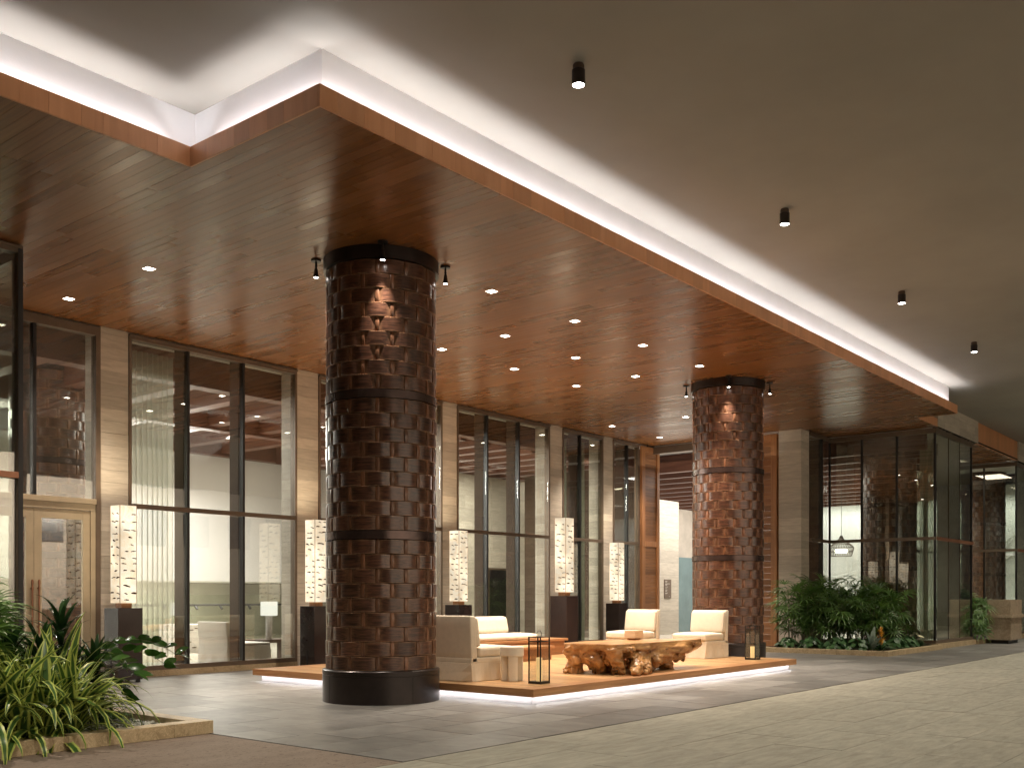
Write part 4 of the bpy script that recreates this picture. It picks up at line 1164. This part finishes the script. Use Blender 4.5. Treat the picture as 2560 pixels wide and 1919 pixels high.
# ------------------------------------------------------------------ birch paper lamps
def birch_lamp(x, y, z, label, seed):
    """x,y = near corner of the shade"""
    rr = random.Random(seed); s = .135; cx = x + s; cy2 = y + s
    p = empty('lamp_pedestal', (cx, cy2, z), 'dark lacquered pedestal under the ' + label, 'pedestal', 'dark pedestals under the birch lamps')
    a = .20
    m = MB(); m.box(cx - a, cy2 - a, z + .045, cx + a, cy2 + a, z + 1.125); m.obj('body', M['ped'], p, bevel=.003)
    m = MB(); m.box(cx - a - .0015, cy2 - .012, z + .05, cx - a - .0002, cy2 + .012, z + .33); m.obj('slot', M['black_m'], p)
    for sx in (-1, 1):
        for sy in (-1, 1):
            m = MB(); m.box(cx + sx * .15 - .025, cy2 + sy * .15 - .025, z, cx + sx * .15 + .025, cy2 + sy * .15 + .025, z + .0445); m.obj('foot', M['black'], p)
    r = empty('birch_paper_lamp', (cx, cy2, z + 1.126), label, 'lamp', 'tall glowing birch-paper lamps')
    m = MB(); m.box(cx - .085, cy2 - .085, z + 1.126, cx + .085, cy2 + .085, z + 1.199); m.obj('base', M['doorv'], r, bevel=.003)
    z0 = z + 1.20; z1 = z + 2.67
    m = MB()
    for (dx, dy) in ((0, -1), (0, 1), (-1, 0), (1, 0)):
        if dx == 0: m.box(cx - s, cy2 + dy * s - .002, z0, cx + s, cy2 + dy * s + .002, z1)
        else: m.box(cx + dx * s - .002, cy2 - s + .002, z0, cx + dx * s + .002, cy2 + s - .002, z1)
    m.obj('shade', M['birch'], r)
    m = MB()
    for sx in (-1, 1):
        for sy in (-1, 1): m.box(cx + sx * s - .004, cy2 + sy * s - .004, z0, cx + sx * s + .004, cy2 + sy * s + .004, z1 + .002)
    m.obj('corner_trim', mat_trim, r)
    m = MB()
    for face in range(4):
        zz = z0 + .04 + rr.random() * .04
        while zz < z1 - .03:
            n = rr.choice((1, 2, 2)); us = [rr.uniform(-s + .01, s - .05)] if n == 1 else [rr.uniform(-s + .005, -s * .4), rr.uniform(0, s * .55)]
            for u in us:
                l = rr.uniform(.05, .12); th = rr.uniform(.010, .019); sl = rr.uniform(-.25, .2)
                top = []; bot = []
                for i in range(7):
                    k = i / 6; hw = th * (max(0, math.sin(PI * k)) ** .6 * .5 + .18) * rr.uniform(.6, 1.3)
                    uu = u + l * k; zc = zz + l * k * sl + math.sin(k * 5) * .003
                    if uu > s: break
                    top.append((uu, zc + hw)); bot.append((uu, zc - hw))
                poly = bot + top[::-1]
                if len(poly) < 6: continue
                d = s + .0025
                def q(u_, w_, d_):
                    return [(cx + u_, cy2 - d_, w_), (cx + d_, cy2 + u_, w_), (cx - u_, cy2 + d_, w_), (cx - d_, cy2 - u_, w_)][face]
                vs = [q(a_, b_, d) for a_, b_ in poly] + [q(a_, b_, d + .002) for a_, b_ in poly]; k = len(poly)
                m.add(vs, [tuple(range(k, 2 * k))] + [(i, (i + 1) % k, k + (i + 1) % k, k + i) for i in range(k)])
            zz += rr.uniform(.085, .125)
    o = m.obj('bark_flecks', M['bark'], r); o['kind'] = 'stuff'
    # light spilling from the open top and the paper itself
    area((cx, cy2, z1 - .05), .2, .2, 14, (1, .80, .54), (PI, 0, 0), 'lamp_uplight')
    light('POINT', (cx, cy2 + s + .12, z + 1.95), 4, (1, .76, .42), name='lamp_backlight', shadow_soft_size=.1) if False else None
mat_trim = mat_plain('shade_corner_trim', (.30, .17, .08), .8)
LAMPS = [(8.00, 14.12, 0, 'birch-paper lamp nearest the glass doors', 1), (11.73, 14.12, 0, 'birch-paper lamp just left of the front woven column', 2),
 (15.55, 14.12, 0, 'birch-paper lamp just right of the front woven column', 3), (16.13, 11.8, PZ, 'tallest-standing birch-paper lamp, on the deck end behind the root table', 4),
 (21.56, 14.12, 0, 'farthest birch-paper lamp, above the left slipper chair', 5)]
for l in LAMPS: birch_lamp(*l)

# ------------------------------------------------------------------ lobby furniture seen through the window
LZ = .09
r = empty('lobby_sofa', (10.7, 16.4, LZ), 'white slipcovered sofa seen from behind through the three-panel window', 'sofa')
slipcover(r, 10.78, 15.4, 11.75, 16.3, LZ, M['cream_w'], '+x', H=.75, seat=.36)
r = empty('lobby_side_table', (12.3, 16.1, LZ), 'dark wood side table with slab legs behind the window, holding the lamp', 'table')
m = MB(); m.box(11.80, 15.75, .415, 12.75, 16.3, .475); m.obj('tabletop', M['bronze2'], r)
for a in (11.95, 12.5):
    m = MB(); m.box(a, 15.85, LZ, a + .12, 16.2, .414); m.obj('leg', M['bronze2'], r)
r = empty('lobby_table_lamp', (12.12, 15.95, .476), 'table lamp with bright white drum shade and patterned base behind the window', 'lamp')
m = MB(); m.lathe(12.12, 15.95, [(.06, .476), (.065, .93)], 16); m.obj('lamp_base', mat_stone('carved_base', (.2, .18, .16), (.6, .58, .55), (1, 1, 1), .6, .4, 40, 0), r, smooth=True)
m = MB(); m.lathe(12.12, 15.95, [(.16, .931), (.16, 1.20)], 32, cap=False); m.obj('lamp_shade', M['shade_e'], r, smooth=True)
r = empty('small_lobby_lamp', (12.4, 19.5, LZ), 'small far table lamp with square glowing shade by the railing', 'lamp')
m = MB(); m.box(12.28, 19.4, LZ + .8, 12.5, 19.6, LZ + 1.08); m.obj('lamp_shade', M['shade_e'], r)
m = MB(); m.box(12.36, 19.47, LZ + .6, 12.42, 19.53, LZ + .799); m.obj('lamp_base', M['black'], r)
r = empty('patterned_cube_table', (13.0, 19.2, LZ), 'pale cube table with dark flecks, beyond the lobby sofa', 'table')
m = MB(); m.box(12.2, 19.1, LZ, 13.0, 19.9, LZ + .599); m.obj('cube', M['cream_w'], r)
m = MB()
for i in range(10): 
    a = 12.22 + rnd.random() * .65; z = LZ + .08 + rnd.random() * .45; m.box(a, 19.094, z, a + .1, 19.0995, z + .02)
m.obj('flecks', M['bark'], r)
r = empty('glass_railing', (12, 21.5, LZ), 'glass railing with dark handrail across the back of the lobby', 'railing')
m = MB(); m.tube([(6, 21.5, LZ + 1.0), (16.8, 21.5, LZ + 1.0)], .025, 8); m.obj('handrail', M['black'], r)
for i in range(7):
    a = 6 + i * 1.55; m = MB(); m.box(a, 21.55, LZ + .02, a + 1.53, 21.56, LZ + 1.25); m.obj('glass_pane', M['rglass'], r)
    for q in (.4, 1.1):
        m = MB(); m.tube([(a + q, 21.5, LZ + .97), (a + q, 21.42, LZ + .90)], .03, 8); m.obj('bracket', M['black'], r)
# pendant in the right bay
r = empty('pendant_lamp', (31, 12.0, 2.8), 'woven wire pendant lamp hanging inside the right glass bay', 'pendant lamp')
m = MB(); m.tube([(31, 12, 3.15), (31, 12, 4.93)], .008, 6); m.obj('cord', M['black'], r)
m = MB()
prof = [(.03, 3.2), (.07, 3.1), (.18, 3.0), (.36, 2.86), (.38, 2.80), (.31, 2.56)]
for k in range(28):
    a = 2 * PI * k / 28; m.tube([(31 + rr_ * math.cos(a + i * .05), 12 + rr_ * math.sin(a + i * .05), z) for i, (rr_, z) in enumerate(prof)], .006, 4)
for rr_, z in ((.18, 3.0), (.28, 2.93), (.37, 2.83), (.35, 2.70), (.31, 2.56)):
    m.tube([(31 + rr_ * math.cos(i * PI / 12), 12 + rr_ * math.sin(i * PI / 12), z) for i in range(25)], .007, 4)
m.obj('lamp_shade', M['bronze2'], r)
m = MB(); m.lathe(31, 12, [(.16, 2.66), (.2, 2.72), (.16, 2.78)], 16); m.obj('bulb', M['bulb'], r)
# marble desk
r = empty('marble_desk', (30.6, 7.4, 0), 'brown veined marble host desk at the right edge, on a black plinth', 'desk')
m = MB(); m.box(30.14, 6.98, 0, 31.2, 7.42, .1); m.obj('plinth', M['black'], r)
m = MB(); m.box(30.06, 6.9, .1, 31.3, 7.50, .71); m.obj('body', M['marble'], r, bevel=.004)
m = MB(); m.box(29.99, 6.85, .711, 31.35, 7.55, .80); m.obj('ledge', M['marble'], r, bevel=.006)
m = MB(); m.box(30.06, 6.9, .801, 31.3, 7.50, 1.21); m.obj('upper_block', M['marble'], r, bevel=.004)

# ================================================================== PLANTS
def ribbon(L_, w, arch, n=9, fold=.25, droop=1.0, lift=1.2, tip=.85, varieg=False):
    """strap leaf along +x rising then arching over; tint = distance from the midrib"""
    m = MB(); vs = []; ts = []; fs = []
    x = z = 0; a = lift
    cols = (-1, -.62, 0, .62, 1) if varieg else (-1, 0, 1)
    nc = len(cols)
    for i in range(n + 1):
        k = i / n
        ww = w * (min(1, .45 + k * 2.2) if k < .25 else 1) * (1 - max(0, (k - .35) / .65) ** 2.2 * tip) * .5
        if i == n: ww = .0008
        for c in cols:
            vs.append((x + (-math.sin(a)) * 0, c * ww, z + abs(c) * ww * fold)); ts.append(abs(c))
        st = L_ / n; x += st * math.cos(a); z += st * math.sin(a); a -= arch / n * (0.5 + k * droop)
    for i in range(n):
        for j in range(nc - 1): fs.append((i * nc + j, (i + 1) * nc + j, (i + 1) * nc + j + 1, i * nc + j + 1))
    return m.add(vs, fs, ts)
VL = [ribbon(L_, w, ar, 10, .3, 1.5, li, varieg=True).obj('leaf', M['varieg'], mesh_only=True, smooth=True) for L_, w, ar, li in
      ((.55, .046, 1.9, 1.25), (.62, .052, 2.3, 1.2), (.5, .048, 1.5, 1.35), (.68, .052, 2.6, 1.15), (.45, .05, .9, 1.35), (.58, .044, 2.1, .9), (.56, .062, .45, 1.4), (.50, .058, .6, 1.3))]
def rosette(name, leafset, loc, n, label, cat, group, sc=1.0, lo=.0, tiltmax=.9, upright=.25, stem=None, part='leaf'):
    r = empty(name, loc, label, cat, group)
    if stem:
        m = MB(); m.tube([(0, 0, 0), (ext(.02), ext(.02), stem * .6), (ext(.03), ext(.03), stem)], [.012, .010, .009], 6); m.obj('stem', M['stemg'], r, local=True)
    for i in range(n):
        a = i * 2.399 + ext(.3); k = i / n
        me = rnd.choice(leafset)
        ti = -upright + tiltmax * (k ** 1.0) * rnd.uniform(.7, 1.1)
        s = sc * rnd.uniform(.75, 1.15)
        z = lo + (stem or 0) * (1 - .55 * k)
        inst(part, me, r, (.01 * math.cos(a), .01 * math.sin(a), z), (0, ti, a), (s, s * rnd.uniform(.9, 1.2), s))
    return r
# left planter
KZ = .12
pr = empty('planter_kerb', (5.6, 8.3, 0), 'low limestone kerb boxing in the left planting bed, with a sharp near corner', 'kerb', None)
x = 5.66
for i in range(12):
    w = 1.0 if i else .42
    m = MB(); x0 = x - w; m.box(x0 + .001, 8.30, -.002, x - .001, 8.48, KZ, rnd.random())
    m.obj('kerb_stone', M['kerb'], pr, bevel=.004); x = x0
y = 8.481
for i in range(4):
    m = MB(); m.box(5.48, y + .001, -.002, 5.66, min(y + .95, 12.1), KZ, rnd.random()); m.obj('kerb_stone', M['kerb'], pr, bevel=.004); y += .95
m = MB(); m.box(-6, 8.481, -.02, 5.479, 12.15, .05); o = m.obj('planter_soil', M['soil']); o['kind'] = 'structure'
def pebbles(x0, y0, x1, y1, z, n, cond=lambda x, y: True):
    m = MB(); c = 0
    while c < n:
        x = rnd.uniform(x0, x1); y = rnd.uniform(y0, y1)
        if not cond(x, y): continue
        c += 1; a = rnd.random() * PI; rx = rnd.uniform(.015, .032); ry = rx * rnd.uniform(.6, .9); rz = rx * rnd.uniform(.4, .6)
        vs = []; 
        for j in range(1, 4):
            ph = PI * j / 4
            for i in range(7):
                t = 2 * PI * i / 7; px = rx * math.sin(ph) * math.cos(t); py = ry * math.sin(ph) * math.sin(t)
                vs.append((x + px * math.cos(a) - py * math.sin(a), y + px * math.sin(a) + py * math.cos(a), z + rz * math.cos(ph) + rz * .6 + rnd.random() * .002))
        vs.append((x, y, z + rz * 1.6)); vs.append((x, y, z - rz * .4))
        fs = [(j * 7 + i, (j + 1) * 7 + i, (j + 1) * 7 + (i + 1) % 7, j * 7 + (i + 1) % 7) for j in range(2) for i in range(7)]
        fs += [(21, i, (i + 1) % 7) for i in range(7)] + [(22, 14 + (i + 1) % 7, 14 + i) for i in range(7)]
        m.add(vs, fs, rnd.random())
    return m
pm, nt, p = newmat('river_pebble')
tf = tintfac(nt, False); L(nt, ramp(nt, tf, [(0, (.16, .18, .16)), (.4, (.36, .38, .33)), (.7, (.52, .52, .45)), (1, (.68, .67, .60))]), p.inputs['Base Color']); p.inputs['Roughness'].default_value = .5
o = pebbles(4.35, 8.5, 5.46, 9.9, .055, 900).obj('pebbles', pm, smooth=True); tag(o, 'grey and white river pebbles in the kerb corner', 'pebbles'); o['kind'] = 'stuff'

VP = [(4.5, 8.72, .95, 'at the edge of the pebbles, its leaves hanging over the kerb'), (4.22, 8.68, 1.05, 'drooping over the kerb, second from the pebbles'),
 (4.02, 8.66, 1.0, 'against the front kerb, third from the pebbles'), (3.68, 8.7, 1.05, 'against the front kerb near the left picture edge'), (3.36, 8.68, 1.0, 'at the front kerb, cut by the left picture edge'),
 (4.62, 9.1, 1.1, 'second row, right behind the pebble-side clump'), (4.22, 9.06, 1.15, 'second row, middle of the bed'), (3.85, 9.08, 1.15, 'second row, with upright yellow leaves'),
 (4.72, 9.35, .85, 'small one reaching across the pebbles'), (4.45, 9.5, 1.2, 'third row below the dark dracaena'), (4.05, 9.48, 1.25, 'third row, tall yellow-edged leaves'), (3.7, 9.4, 1.2, 'third row under the fan palm'),
 (4.75, 9.7, 1.15, 'behind, sending one leaf toward the pedestal'), (3.45, 9.1, 1.1, 'second row at the left picture edge')]
VP = [(x, y, s * (1.12 if y > 9 else 1.0), w) for x, y, s, w in VP]
for x, y, s, w in VP:
    rosette('variegated_plant', VL, (x, y, .05), 44, 'yellow-striped strap-leaf clump ' + w, 'plant', 'variegated strap-leaf clumps', s * 1.42, upright=.35, tiltmax=1.15)
DKL = [ribbon(L_, w, ar, 8, .2, 1.2, li).obj('leaf', M['dark'], mesh_only=True, smooth=True) for L_, w, ar, li in ((.34, .05, .9, 1.1), (.38, .055, 1.3, 1.0), (.3, .045, .7, 1.2))]
for x, y, h, w in ((5.05, 10.05, .75, 'tallest, in front of the first pedestal'), (4.75, 9.85, .55, 'left of the tallest one'), (5.2, 9.65, .4, 'low at the kerb side'), (4.5, 10.0, .5, 'behind the striped clumps'), (5.0, 9.75, .28, 'low behind the pebbles')):
    rosette('dark_dracaena', DKL, (x, y, .05), 42, 'dark glossy dracaena rosette, ' + w, 'plant', 'dark dracaenas in the left bed', 1.15, stem=h * 1.25, upright=.3, tiltmax=1.3, lo=.05)
# fan palms
def fan_mesh(n, L_, w, spread, droop, mat):
    m = MB()
    for i in range(n):
        a = -spread / 2 + spread * i / (n - 1)
        rb = ribbon(L_ * (1 - .18 * abs(a) / spread * 2), w, droop, 6, .3, 1.3, .35)
        c, s = math.cos(a), math.sin(a)
        m.add([(x * c - y * s, x * s + y * c, z) for x, y, z in rb.v], rb.f, rb.t)
    return m.obj('fan_leaf', mat, mesh_only=True, smooth=True)
FANS = [fan_mesh(9, .36, .030, 3.4, .9, M['palm']), fan_mesh(7, .33, .034, 2.6, 1.2, M['palm']), fan_mesh(10, .40, .028, 3.9, 1.4, M['palm'])]
def fan_palm(x, y, z, h, ncane, nf, label, group, spread=.16, fs=1.0):
    r = empty('fan_palm', (x, y, z), label, 'palm', group)
    for c in range(ncane):
        a = rnd.random() * 6.28; bx = spread * rnd.random() * math.cos(a); by = spread * rnd.random() * math.sin(a)
        tx = bx * 1.8 + ext(.06); ty = by * 1.8 + ext(.06); hh = h * rnd.uniform(.72, 1.0)
        pts = [(bx, by, 0), ((bx + tx) / 2 + ext(.02), (by + ty) / 2 + ext(.02), hh * .5), (tx, ty, hh)]
        m = MB(); m.tube(pts, [.010, .009, .007], 6); m.obj('cane', M['stemg'], r, local=True)
        for i in range(nf):
            k = 1 - (i / nf) * .72; t = k * 2
            P = Vector(pts[0]).lerp(Vector(pts[1]), t) if t < 1 else Vector(pts[1]).lerp(Vector(pts[2]), t - 1)
            a2 = i * 2.4 + rnd.random(); l = rnd.uniform(.16, .3) * fs; e = rnd.uniform(.3, 1.0) if k > .8 else rnd.uniform(-.1, .5)
            Q = P + Vector((math.cos(a2) * math.cos(e), math.sin(a2) * math.cos(e), math.sin(e))) * l
            m = MB(); m.tube([P, (P + Q) / 2 + Vector((0, 0, .01)), Q], .0035, 4); m.obj('petiole', M['stemg'], r, local=True)
            s = fs * rnd.uniform(.75, 1.1)
            inst('fan_leaf', rnd.choice(FANS), r, Q, (ext(.7), -e * .5 + rnd.uniform(.0, .9), a2), (s, s, s))
for x, y, h, w in ((4.15, 10.4, .95, 'right-hand one of the left bed, above the striped clumps'), (3.6, 10.0, .9, 'at the left picture edge'), (4.6, 11.1, .9, 'at the back of the left bed by the doors'), (3.95, 9.9, .8, 'in the middle of the left bed')):
    fan_palm(x, y, .05, h * 1.15, 7, 9, 'green fan palm ' + w, 'fan palms in the left bed', fs=1.2)
# broad leaf plant
BR = [ribbon(.5, .15, 1.2, 8, .12, 1.2, 1.0, tip=.98).obj('leaf', M['zz'], mesh_only=True, smooth=True), ribbon(.42, .13, .8, 8, .12, 1.2, 1.0, tip=.98).obj('leaf', M['zz'], mesh_only=True, smooth=True)]
rosette('broad_leaf_plant', BR, (3.75, 9.75, .05), 12, 'broad-leaved bright green plant at the top left of the bed', 'plant', None, 1.0, stem=.62, upright=.1, tiltmax=1.0)
BR2 = [ribbon(.34, .10, 1.3, 8, .12, 1.2, .8, tip=.98).obj('leaf', M['dark'], mesh_only=True, smooth=True)]
rosette('dark_paddle_plant', BR2, (5.2, 9.75, .05), 12, 'dark paddle-leaved plant behind the pebbles', 'plant', None, 1.0, stem=.15, upright=.1, tiltmax=1.0)
for (x, y, st, sc_) in ((4.35, 9.75, .45, .9), (3.2, 9.6, .55, 1.0), (4.0, 10.3, .7, 1.1)):
    rosette('broad_leaf_plant', BR, (x, y, .05), 11, {4.35: 'smaller broad-leaved plant between the palms and the striped clumps', 3.2: 'broad-leaved plant cut by the left picture edge', 4.0: 'broad-leaved plant under the right-hand fan palm'}[x], 'plant', None, sc_, stem=st, upright=.1, tiltmax=1.0)
# zz plant: pinnate arching stems
ZL = ribbon(.17, .075, .5, 5, .15, 1, .25, tip=.98).obj('leaflet', M['zz'], mesh_only=True, smooth=True)
r = empty('zz_plant', (5.0, 9.95, .05), 'waxy-leaved plant arching out over the kerb in front of the first pedestal', 'plant', None)
for (a, l, e0) in ((-.75, 1.55, 1.5), (-.45, 1.35, 1.45), (-1.2, 1.2, 1.45), (-.3, .8, 1.2), (-1.9, .75, 1.1), (.6, .7, 1.2), (-.9, .6, .6)):
    pts = []; x = z = 0; e = e0; n = 12
    for i in range(n + 1):
        pts.append(Vector((x * math.cos(a), x * math.sin(a), z + .12))); x += l / n * math.cos(e); z += l / n * math.sin(e); e -= .19
    m = MB(); m.tube(pts, [.008 * (1 - .6 * i / n) for i in range(n + 1)], 6); m.obj('stem', M['stemg'], r, local=True)
    for i in range(4, n + 1):
        for s in (-1, 1): inst('leaflet', ZL, r, pts[i], (rnd.uniform(.5, 1.3) * (1 if rnd.random() < .75 else -1), ext(.3), a + s * rnd.uniform(.7, 1.0)), (1.1,) * 3)
    inst('leaflet', ZL, r, pts[-1], (0, .5, a), (1.1,) * 3)
# ferns
def frond(L_, n, w, arch, lift, mat):
    m = MB(); x = z = 0; a = lift; P = []
    for i in range(n + 1):
        P.append((x, z)); x += L_ / n * math.cos(a); z += L_ / n * math.sin(a); a -= arch / n
    m.tube([(p[0], 0, p[1]) for p in P], .0025, 4)
    for i in range(2, n):
        k = i / n; l = w * max(0, math.sin(PI * (k * .85 + .1))) ** .8
        for s in (-1, 1):
            px, pz = P[i]
            m.add([(px - .008, 0, pz), (px + .006, s * l * .55, pz + .006), (px + .02, s * l, pz - .008), (px + .012, s * l * .5, pz + .002), (px + .006, 0, pz)], [(0, 1, 3, 4), (1, 2, 3)] if s > 0 else [(4, 3, 1, 0), (3, 2, 1)])
    return m.obj('frond', mat, mesh_only=True)
FR = [frond(.5, 22, .07, 1.5, 1.1, M['fern']), frond(.42, 20, .06, 1.1, 1.2, M['fern']), frond(.55, 24, .075, 1.9, 1.0, M['fern'])]
rosette('fern', FR, (5.15, 9.35, .05), 14, 'small wiry fern at the back of the pebbles in the left bed', 'fern', None, .8, upright=.1, tiltmax=.7, part='frond')

# ---- right planted bed
pr = empty('planter_kerb', (22.0, 7.5, 0), 'low limestone kerb around the planted bed at the right glass bay', 'kerb', None)
x = 22.05
while x < 25.9:
    m = MB(); m.box(x + .001, 7.5, -.002, min(x + 1, 25.93) - .001, 7.66, .11, rnd.random()); m.obj('kerb_stone', M['kerb'], pr, bevel=.004); x += 1
y = 7.661
while y < 10.4:
    m = MB(); m.box(22.05, y + .001, -.002, 22.21, min(y + 1, 10.4) - .001, .11, rnd.random()); m.obj('kerb_stone', M['kerb'], pr, bevel=.004); y += 1
m = MB(); m.box(22.211, 7.661, -.02, 24.21, 10.39, .05); m.box(24.2105, 7.661, -.02, 25.93, 10.36, .05); m.box(22.05, 10.39, -.02, 24.2, 10.55, .1); o = m.obj('planter_soil', M['soil']); o['kind'] = 'structure'
names = ['against the corner pier', 'second from the corner pier', 'in front of the pendant lamp', 'below the glass rail corner', 'in the middle of the bed', 'behind the silver-leaved plant', 'in front of the reflected lamps', 'tallest at the centre', 'right of centre', 'with bright lit fronds', 'beside the bay glass', 'at the right end of the bed', 'low, behind the orange bromeliad', 'rearmost']
pp = [(23.0, 10.1, 1.35), (23.3, 9.75, 1.5), (23.9, 9.95, 1.45), (24.5, 9.9, 1.4), (24.0, 9.35, 1.35), (23.5, 9.2, 1.2), (25.0, 9.5, 1.4), (24.6, 9.2, 1.5), (25.2, 8.9, 1.4), (24.7, 8.7, 1.25), (25.5, 8.6, 1.2), (25.55, 9.1, 1.3), (24.1, 8.8, 1.05), (25.4, 9.9, 1.4)]
for (x, y, h), w in zip(pp, names):
    fan_palm(x, y, .05, h * 1.04, 5, 9, 'lady palm in the right bed, ' + w, 'lady palms in the right bed', spread=.2, fs=1.15)
def heart(L_, w):
    m = MB(); vs = [(0, 0, 0)]; prof = [(-.12, .28), (-.18, .6), (.05, .95), (.35, 1.0), (.62, .72), (.85, .32), (1.0, 0)]
    pts = [(a * L_, b_ * w / 2, -.12 * L_ * (max(a, 0) ** 2)) for a, b_ in prof]
    up = [(x, y, z - .10 * abs(y)) for x, y, z in pts]; dn = [(x, -y, z - .10 * abs(y)) for x, y, z in pts[:-1]]
    vs = [(0, 0, 0), (.5 * L_, 0, -.01)] + up + dn
    nu = len(up)
    fs = [(0, 2 + i, 3 + i) if i < 2 else (1, 2 + i, 3 + i) for i in range(nu - 1)] + [(0, 4, 1)]
    d0 = 2 + nu
    fs += [(0, d0 + i + 1, d0 + i) if i < 2 else (1, d0 + i + 1, d0 + i) for i in range(len(dn) - 1)] + [(0, 1, d0 + 2), (1, 2 + nu - 1, d0 + len(dn) - 1)]
    return m.add(vs, fs).obj('leaf', M['heart'], mesh_only=True, smooth=True)
HT = [heart(.15, .13), heart(.12, .10)]
def heart_plant(x, y, label, n=60, h=.3, mats=None):
    r = empty('heart_leaf_plant', (x, y, .05), label, 'plant', 'heart-leaved plants in the right bed')
    for i in range(n):
        a = rnd.random() * 6.28; rd = rnd.random() ** .6 * .28; z = h * (1 - (rd / .3) ** 2 * .6) * rnd.uniform(.6, 1.1)
        P = Vector((rd * math.cos(a), rd * math.sin(a), z))
        inst('leaf', rnd.choice(HT), r, P, (ext(.3), rnd.uniform(.3, 1.0), a), (.95,) * 3)
        if i % 3 == 0:
            m = MB(); m.tube([(0, 0, 0), P * .6 + Vector((0, 0, z * .2)), P], .003, 4); m.obj('petiole', M['stemg'], r, local=True)
for x, y, w in ((22.55, 10.0, 'at the far left end'), (22.5, 9.4, 'second from the left end'), (22.5, 8.85, 'left of the silver plant, near row'), (22.9, 8.9, 'left of the silver plant, back row'), (22.45, 8.3, 'touching the silver plant'), (22.9, 9.6, 'under the first palms'), (24.0, 8.0, 'right of the orange bromeliad'), (24.9, 8.0, 'near the bay corner'), (23.5, 8.3, 'behind the fern')):
    heart_plant(x, y, 'heart-leaved plant ' + w)
SV = [ribbon(.38, .085, .7, 7, .15, 1, 1.1, tip=.98).obj('leaf', M['silver'], mesh_only=True, smooth=True)]
rosette('silver_leaf_plant', SV, (22.6, 8.05, .05), 14, 'silvery grey upright-leaved plant at the front of the right bed', 'plant', None, 1.15, stem=.12, upright=.35, tiltmax=1.1)
rosette('fern', FR, (23.1, 8.05, .05), 20, 'arching green fern to the right of the orange bromeliad', 'fern', 'ferns in the right bed', 1.05, upright=.1, tiltmax=.9, part='frond')
rosette('fern', FR, (23.9, 8.35, .05), 18, 'fern in the right half of the bed by the kerb corner', 'fern', 'ferns in the right bed', 1.0, upright=.1, tiltmax=.9, part='frond')
rosette('fern', FR, (24.6, 8.05, .05), 14, 'small fern nearest the glass bay corner', 'fern', 'ferns in the right bed', .8, upright=.1, tiltmax=.9, part='frond')
OR = [ribbon(.11, .03, .5, 5, .2, 1, 1.0, tip=.98).obj('bract', M['orange'], mesh_only=True, smooth=True)]
r = empty('orange_bromeliad', (22.75, 7.9, .05), 'orange-yellow bromeliad flower spike in the right bed', 'flower')
m = MB(); m.tube([(0, 0, 0), (0, 0, .52)], .008, 6); m.obj('stem', M['stemg'], r, local=True)
for i in range(30): inst('bract', OR[0], r, (0, 0, .16 + i * .012), (0, -.1 + .5 * (1 - i / 30), i * 2.4), (1.7 - i * .03,) * 3)
for i in range(10): inst('leaf', DKL[2], r, (0, 0, .02), (0, .3, i * 2.4), (.9,) * 3)
r = empty('anthurium', (25.15, 7.95, .05), 'pale pink-yellow anthurium blooms by the glass bay corner', 'flower')
for i in range(7):
    a = rnd.random() * 6.28; P = Vector((.14 * math.cos(a), .14 * math.sin(a), rnd.uniform(.2, .38)))
    m = MB(); m.tube([(0, 0, 0), P * .5 + Vector((0, 0, .06)), P], .003, 4); m.obj('stem', M['stemg'], r, local=True)
    o = inst('bloom', HT[1], r, P, (ext(.3), .3, a), (1.2,) * 3)
    if i < 5:
        me = HT[1].copy(); me.materials.clear(); me.materials.append(M['flower']); o.data = me
for i in range(12):
    a = rnd.random() * 6.28; inst('leaf', HT[0], r, (.16 * math.cos(a), .16 * math.sin(a), rnd.uniform(.08, .24)), (ext(.3), .6, a), (1,) * 3)
# palms between the bays
pr = empty('planter_kerb', (29.4, 7.9, 0), 'low stone kerb of the small bed between the bay and the marble desk', 'kerb', None)
m = MB(); m.box(29.35, 7.56, 0, 34.1, 7.70, .11); m.obj('kerb_stone', M['kerb'], pr)
m = MB(); m.box(29.35, 7.701, -.02, 34.1, 10.27, .05); o = m.obj('planter_soil', M['soil']); o['kind'] = 'structure'
for x, y, h, w in ((29.72, 7.85, 1.1, 'nearest the bay glass'), (30.25, 7.95, 1.2, 'directly behind the marble desk'), (30.0, 8.4, 1.35, 'rearmost of the group')):
    fan_palm(x, y, .05, h, 6, 8, 'palm between the glass bay and the marble desk, ' + w, 'palms behind the marble desk', fs=1.15)
# indoor plant by the narrow window
fan_palm(23.6, 15.6, .09, .9, 5, 7, 'green indoor palm behind the narrow window beside the wood panel', None, fs=.9)
area((23.6, 16.2, 2.2), .3, .3, 8, (1, .95, .8))

# ================================================================== ACROSS THE DRIVE (seen only as reflections)
r = empty('opposite_building', (12, -22, 0), 'pale building across the driveway with rows of dark windows, seen reflected in the glass', 'building')
m = MB(); m.box(-10, -24, 0, 45, -22, 2.6); m.box(-10, -30, 2.6, 45, -23, 22); m.obj('wall', M['town'], r)
m = MB()
for i in range(18):
    for j in range(5): m.box(-8 + i * 3, -22.98, 4.2 + j * 3.4, -6.3 + i * 3, -22.9, 6.2 + j * 3.4)
m.obj('window', M['townwin'], r)
light('AREA', (4, -17, 6), 16000, (1, .88, .74), (math.radians(-76), 0, 0), 'drive_fill_light', shape='RECTANGLE', size=56, size_y=.8)  # added unseen area light: soft fill on columns, fascia and furniture
